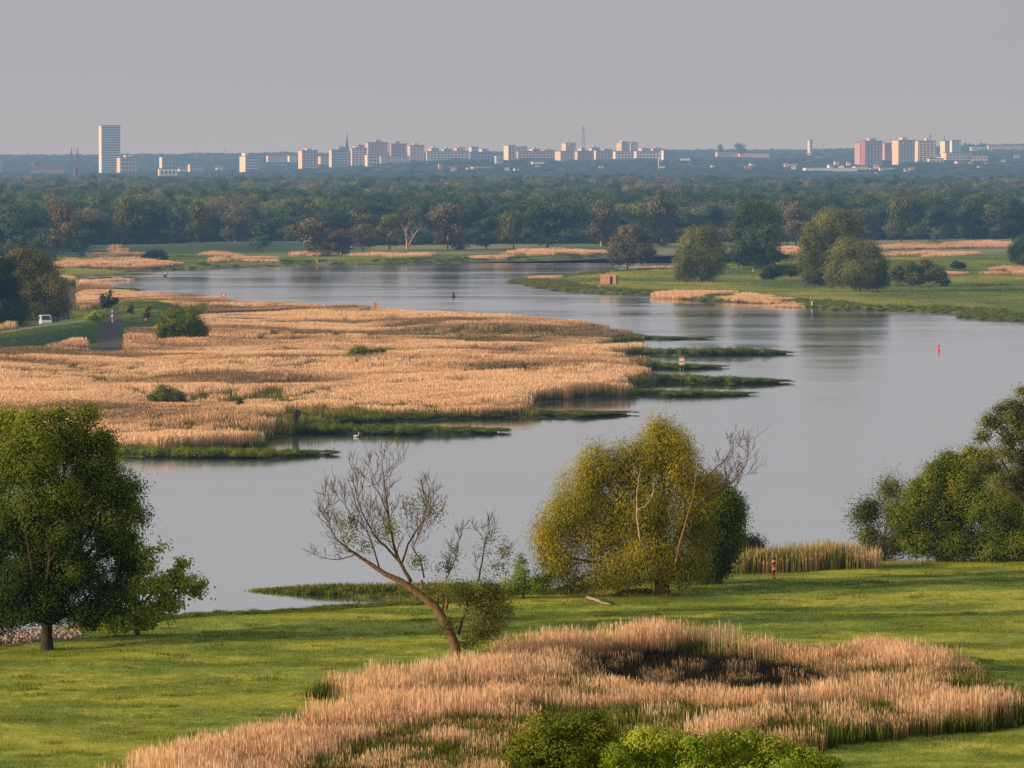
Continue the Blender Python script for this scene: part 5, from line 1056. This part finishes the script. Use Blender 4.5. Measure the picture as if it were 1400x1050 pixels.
# hut on the spit
def hut():
    b = on_ground(833, 388.5); s = b[1] / F; root = empty('brick_hut', b, -.25, label='small roofless brick hut on the far spit', cat='hut'); w, d, h = 22 * s, 3.6, 13.5 * s; t = .3; m = plain('orange_brick', (.48, .26, .15), .9, .25, 1.2)
    MB().box(-w / 2, w * .12, -d / 2, -d / 2 + t, -.3, h).box(w * .3, w / 2, -d / 2 + .002, -d / 2 + t, -.3, h * .97).box(w * .12, w * .3, -d / 2 + .004, -d / 2 + t, h * .78, h * .96).build('front_wall', m, root)
    MB().box(-w / 2, w / 2, d / 2 - t, d / 2, -.3, h * 1.02).build('back_wall', m, root)
    MB().box(-w / 2 + .003, -w / 2 + t, -d / 2 + t, d / 2 - t, -.3, h * 1.05).build('side_wall', m, root); MB().box(w / 2 - t, w / 2 - .003, -d / 2 + t, d / 2 - t, -.3, h * .9).build('side_wall', m, root)
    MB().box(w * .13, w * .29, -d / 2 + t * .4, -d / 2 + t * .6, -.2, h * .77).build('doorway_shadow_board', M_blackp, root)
hut()
def post(x, yt, yb, label, m=None):
    b = on_ground(x, yb); h = (yb - yt) * b[1] / F; o = MB().tube([(0, 0, -.3), (.03, 0, h * .5), (0, .02, h)], [.22, .18, .14], 7).build('wooden_post', m or M_barkd, None, True); o.location = tuple(b); tag(o, label, 'post')
post(758, 361, 375, 'dark upright post on the left end of the far spit'); post(1110, 412, 421, 'short pale post at the waterside below the willows', M_whitep)
for yb in (428, 434, 440):
    post(153.5, yb - 4.5, yb, 'short white marker post beside the ramp', M_whitep)
for o in [o for o in bpy.data.objects if o.get('label') == 'short white marker post beside the ramp']: o['group'] = 'white marker posts at the ramp'
# dead stump and fallen wood
def stump():
    b = on_ground(403, 588); s = b[1] / F; root = empty('dead_stump', b, label='dark forked dead stump standing on the reed shore', cat='tree stump'); mb = MB()
    mb.tube([(0, 0, -.3), (.1, 0, 1.2), (-.1, 0, 2.2), (.3, 0, 3.2)], [.6, .5, .42, .25], 7); mb.tube([(0, 0, 1.6), (.6, 0, 2.4), (.7, 0, 3.1)], [.35, .28, .18], 6); mb.tube([(0, 0, .4), (-1.2, .2, 1.0), (-2.4, .2, .7)], [.35, .25, .1], 6); mb.tube([(-.4, 0, .6), (-1.4, -.2, 1.6)], [.2, .08], 5)
    mb.build('trunk', M_barkd, root, True)
stump()
def logs():
    for pts, rad, m, lab in [([(890, 812), (870, 811), (852, 812), (838, 817)], .28, M_barkr, 'fallen orange lit branch lying in front of the willow'), ([(803, 820), (815, 824), (826, 828), (835, 830)], .16, M_barkp, 'grey dead branch lying on the grass left of the willow foot')]:
        P = [on_ground(x, y) + (0, 0, .25) for x, y in pts]; o0 = P[0].copy(); mb = MB(); r = np.random.default_rng(3)
        mb.tube([p - o0 for p in P], [rad, rad * .9, rad * .7, rad * .35], 7)
        for p in P[1:]: branch(mb, p - o0, (r.uniform(-1, -.2), r.uniform(-.6, .6), .1), 1.2, r, rad * .3, 1, up=-.05)
        o = mb.build('fallen_branch', m, None, True); o.location = tuple(o0); tag(o, lab, 'branch')
logs()
# vehicles
M_glass = plain('car_glass', (.03, .035, .045), .15, .05, 1, spec=.6); M_tyre = plain('tyre', (.02, .02, .02), .9, .1, 5); M_chrome = plain('lamp_glass', (.75, .75, .72), .2, .02, 5); M_silver = plain('paint_silver', (.62, .66, .70), .35, .04, 1); M_navy = plain('paint_navy', (.02, .03, .05), .35, .05, 1)
def vehicle(name, x, y, paint, label, L_, W_, Hh, rz, van):
    b = on_ground(x, y); root = empty(name, b, rz, label=label, cat='van' if van else 'car')
    # front faces -y
    f, r = -L_ / 2, L_ / 2
    body = [(f, .35), (f, Hh * .42), (f + .12, Hh * .47), (f + L_ * (.2 if van else .26), Hh * .56), (f + L_ * (.34 if van else .42), Hh * .97), (f + L_ * .45, Hh), (r - L_ * (.04 if van else .22), Hh * .98), (r - (.02 if van else .1), Hh * .55), (r, .5), (r - .1, .33)]
    o = MB().prism(body, -W_ / 2, W_ / 2).build('body', paint, root); bv = o.modifiers.new('bevel', 'BEVEL'); bv.width = .09; bv.segments = 2; bv.limit_method = 'ANGLE'
    y0, y1 = f + L_ * (.2 if van else .26), f + L_ * (.34 if van else .42); z0, z1 = Hh * .58, Hh * .93; q = .04
    MB().add([(-W_ * .42, y0 - q + .02, z0), (W_ * .42, y0 - q + .02, z0), (W_ * .38, y1 - q - .03, z1), (-W_ * .38, y1 - q - .03, z1), (-W_ * .42, y0 + .1, z0), (W_ * .42, y0 + .1, z0), (W_ * .38, y1 + .1, z1), (-W_ * .38, y1 + .1, z1)], [(0, 1, 2, 3), (5, 4, 7, 6), (0, 3, 7, 4), (1, 5, 6, 2), (3, 2, 6, 7), (0, 4, 5, 1)]).build('windscreen', M_glass, root)
    for sx in (-1, 1):
        MB().box(min(sx * (W_ / 2 + .012), sx * (W_ / 2 - .05)), max(sx * (W_ / 2 + .012), sx * (W_ / 2 - .05)), f + L_ * .46, r - L_ * .27, Hh * .6, Hh * .88).build('side_window', M_glass, root)
        MB().box(sx * W_ * .37 - .17, sx * W_ * .37 + .17, f - .03, f + .05, Hh * .33, Hh * .41).build('headlight', M_chrome, root)
        for yy in (f + L_ * .19, r - L_ * .19):
            wh = MB().lathe([(.2, -.11), (.33, -.1), (.33, .1), (.2, .11)], 16, (sx * (W_ / 2 - .08), yy, .33), 'x').build('wheel', M_tyre, root, True)
            MB().lathe([(.17, -.02), (.12, .02)], 12, (sx * (W_ / 2 + .04), yy, .33), 'x').build('rim', M_silver, wh)
    MB().box(-W_ * .45, W_ * .45, f - .06, f + .02, .3, .5).build('bumper', M_tyre, root)
vehicle('parked_van', 62, 446.5, M_silver, 'pale silver van parked nose first beside the track', 5.0, 2.6, 2.9, .25, True)
vehicle('parked_car', 77, 444, M_navy, 'dark car parked right beside the silver van', 4.4, 2.0, 1.9, .35, False)
vehicle('parked_car', 89, 442, M_navy, 'dark car parked farthest from the silver van', 4.4, 2.0, 1.7, .5, False)
b = wp(72, 378, 1450)
hs_ = empty('pink_house', (b[0], 1450, hz(b[0], 1450)), .4, label='pink house gable showing over the rusty tree', cat='house')
zt = wp(72, 369, 1450)[2] - hs_.location[2]; MB().box(-1.7, 1.7, -1.5, 1.5, -.5, zt * .8).build('wall', WM['peach'], hs_); MB().prism([(-1.8, zt * .8 + .01), (1.8, zt * .8 + .01), (0, zt)], -2, 2).build('roof', M_tile, hs_)
# people on the far dike (one continuous skinned figure each)
def skinned(name, pts, edges, rad, m, parent, sub=1):
    me = bpy.data.meshes.new(name); me.from_pydata(pts, edges, []); o = link(name, me, parent, m)
    md = o.modifiers.new('skin', 'SKIN'); md.use_smooth_shade = True
    for v, r in zip(me.skin_vertices[0].data, rad): v.radius = (r, r)
    me.skin_vertices[0].data[0].use_root = True
    s = o.modifiers.new('subsurf', 'SUBSURF'); s.levels = s.render_levels = sub
    return o
M_skin = plain('skin', (.45, .28, .2), .6, .05); M_cloth1 = plain('cloth_white', (.7, .68, .66), .9, .08); M_cloth2 = plain('cloth_dark', (.03, .035, .05), .9, .1)
def person(x, y, top, legs, lab, rz, ph):
    b = on_ground(x, y); root = empty('person', b, rz, label=lab, cat='person')
    pts = [(0, 0, .95), (0, 0, 1.15), (0, 0, 1.42), (0, 0, 1.52), (0, .01, 1.62), (0, .01, 1.74), (.19, 0, 1.42), (.24, -.05 * ph, 1.14), (.25, .1 * ph, .9), (.26, .13 * ph, .8), (-.19, 0, 1.42), (-.24, .05 * ph, 1.14), (-.25, .16 * ph, .9), (-.26, .2 * ph, .8),
           (.10, 0, .9), (.11, .14 * ph, .5), (.11, .06 * ph, .08), (.11, .2, .04), (-.10, 0, .9), (-.11, -.1 * ph, .5), (-.11, -.28 * ph, .1), (-.11, -.1, .05)]
    ed = [(0, 1), (1, 2), (2, 3), (3, 4), (4, 5), (2, 6), (6, 7), (7, 8), (8, 9), (2, 10), (10, 11), (11, 12), (12, 13), (0, 14), (14, 15), (15, 16), (16, 17), (0, 18), (18, 19), (19, 20), (20, 21)]
    rad = [.15, .14, .15, .06, .09, .09, .07, .05, .04, .04, .07, .05, .04, .04, .09, .065, .045, .04, .09, .065, .045, .04]
    skinned('body', pts, ed, rad, top, root); MB().lathe([(.085, 1.66), (.115, 1.72), (.10, 1.80), (.04, 1.85)], 12, (0, .02, 0)).build('hair', M_barkd, root, True)
    skinned('trousers', [pts[0], pts[14], pts[15], pts[16], pts[18], pts[19], pts[20]], [(0, 1), (1, 2), (2, 3), (0, 4), (4, 5), (5, 6)], [.165, .105, .08, .06, .105, .08, .06], legs, root)
person(313, 332.2, M_cloth1, M_cloth1, 'person in light clothes walking on the far dike', .6, 1); person(317.5, 331.8, M_cloth2, M_cloth2, 'person in dark clothes walking on the far dike', .5, -1)
# birds
def bird(x, y, m, lab, k=1.0, rz=0, group=None, name='swan'):
    b = gp(x, y, 0); root = empty(name, b, rz, label=lab, cat='bird', group=group); root.scale = (k,) * 3
    skinned('body', [(-.55, 0, .22), (-.25, 0, .2), (.15, 0, .22), (.42, 0, .35), (.5, 0, .62), (.46, 0, .82), (.56, 0, .92), (.68, 0, .88)], [(i, i + 1) for i in range(7)], [.06, .2, .22, .09, .05, .045, .06, .03], m, root)
    MB().tube([(.68, 0, .89), (.80, 0, .86)], [.03, .012], 5).build('beak', M_orng, root)
bird(487, 597.5, M_whitep, 'white swan swimming alone below the reed shore right of the dead stump', .8, .2)
bird(452.5, 619, M_blackp, 'dark duck at the tip of the stony green groyne', .7, 0, name='duck'); bird(226, 378, M_blackp, 'dark waterbird in the upper left bay', 1.6, 0, name='duck')

# ------------------------------------------------------------------ light
SUN_AZ, SUN_EL = 20., 12.     # light travels to the right and slightly away from the viewer
az, el = math.radians(SUN_AZ), math.radians(SUN_EL)
to_sun = Vector((-math.cos(az) * math.cos(el), -math.sin(az) * math.cos(el), math.sin(el)))
sd = bpy.data.lights.new('sun', 'SUN'); so = bpy.data.objects.new('sun', sd); C.objects.link(so)
sd.energy = 5.0; sd.angle = math.radians(.5); sd.color = (1.0, .77, .50); so.rotation_euler = to_sun.to_track_quat('Z', 'Y').to_euler()
W = bpy.data.worlds.new('World'); SC.world = W; W.use_nodes = True; N = W.node_tree.nodes; L = W.node_tree.links; N.clear()
sky = N.new('ShaderNodeTexSky'); sky.sky_type = 'NISHITA'; sky.sun_disc = False; sky.sun_elevation = el; sky.sun_rotation = math.atan2(to_sun.x, to_sun.y) % (2 * PI); sky.dust_density = 4; sky.air_density = 1.2
tc = N.new('ShaderNodeTexCoord'); sx = N.new('ShaderNodeSeparateXYZ'); L.new(tc.outputs['Generated'], sx.inputs[0])
rp = N.new('ShaderNodeValToRGB'); e = rp.color_ramp.elements; L.new(sx.outputs[2], rp.inputs[0])
e[0].position = .0; e[0].color = (.46, .45, .465, 1); e[1].position = .02; e[1].color = (.435, .432, .46, 1)
for p, c in ((.12, (.455, .455, .475, 1)), (.4, (.41, .43, .48, 1)), (1.0, (.38, .42, .50, 1))):
    q = e.new(p); q.color = c
m10 = N.new('ShaderNodeVectorMath'); m10.operation = 'SCALE'; m10.inputs['Scale'].default_value = 10.; L.new(rp.outputs[0], m10.inputs[0])
cm = N.new('ShaderNodeMapping'); cm.inputs['Scale'].default_value = (3, 3, 14); L.new(tc.outputs['Generated'], cm.inputs[0]); cn = N.new('ShaderNodeTexNoise'); cn.inputs['Scale'].default_value = 2.2; cn.inputs['Detail'].default_value = 5; L.new(cm.outputs[0], cn.inputs['Vector'])
cr_ = N.new('ShaderNodeMapRange'); cr_.inputs['To Min'].default_value = .955; cr_.inputs['To Max'].default_value = 1.045; L.new(cn.outputs['Fac'], cr_.inputs['Value']); ms = N.new('ShaderNodeMath'); ms.operation = 'MULTIPLY'; ms.inputs[1].default_value = 10; L.new(cr_.outputs[0], ms.inputs[0]); L.new(ms.outputs[0], m10.inputs['Scale'])
mx = N.new('ShaderNodeMix'); mx.data_type = 'RGBA'; mx.inputs[0].default_value = .94; L.new(sky.outputs[0], mx.inputs[6]); L.new(m10.outputs[0], mx.inputs[7])
bg = N.new('ShaderNodeBackground'); bg.inputs[1].default_value = .1; L.new(mx.outputs[2], bg.inputs[0])
wo = N.new('ShaderNodeOutputWorld'); L.new(bg.outputs[0], wo.inputs[0])
SC.view_settings.view_transform = 'Standard'; SC.view_settings.look = 'None'; SC.view_settings.exposure = 0; SC.view_settings.gamma = 1
SC.render.engine = 'CYCLES'; SC.cycles.use_denoising = True; SC.cycles.max_bounces = 5; SC.cycles.diffuse_bounces = 2; SC.cycles.glossy_bounces = 2; SC.cycles.transmission_bounces = 2
SC.cycles.adaptive_threshold = .01
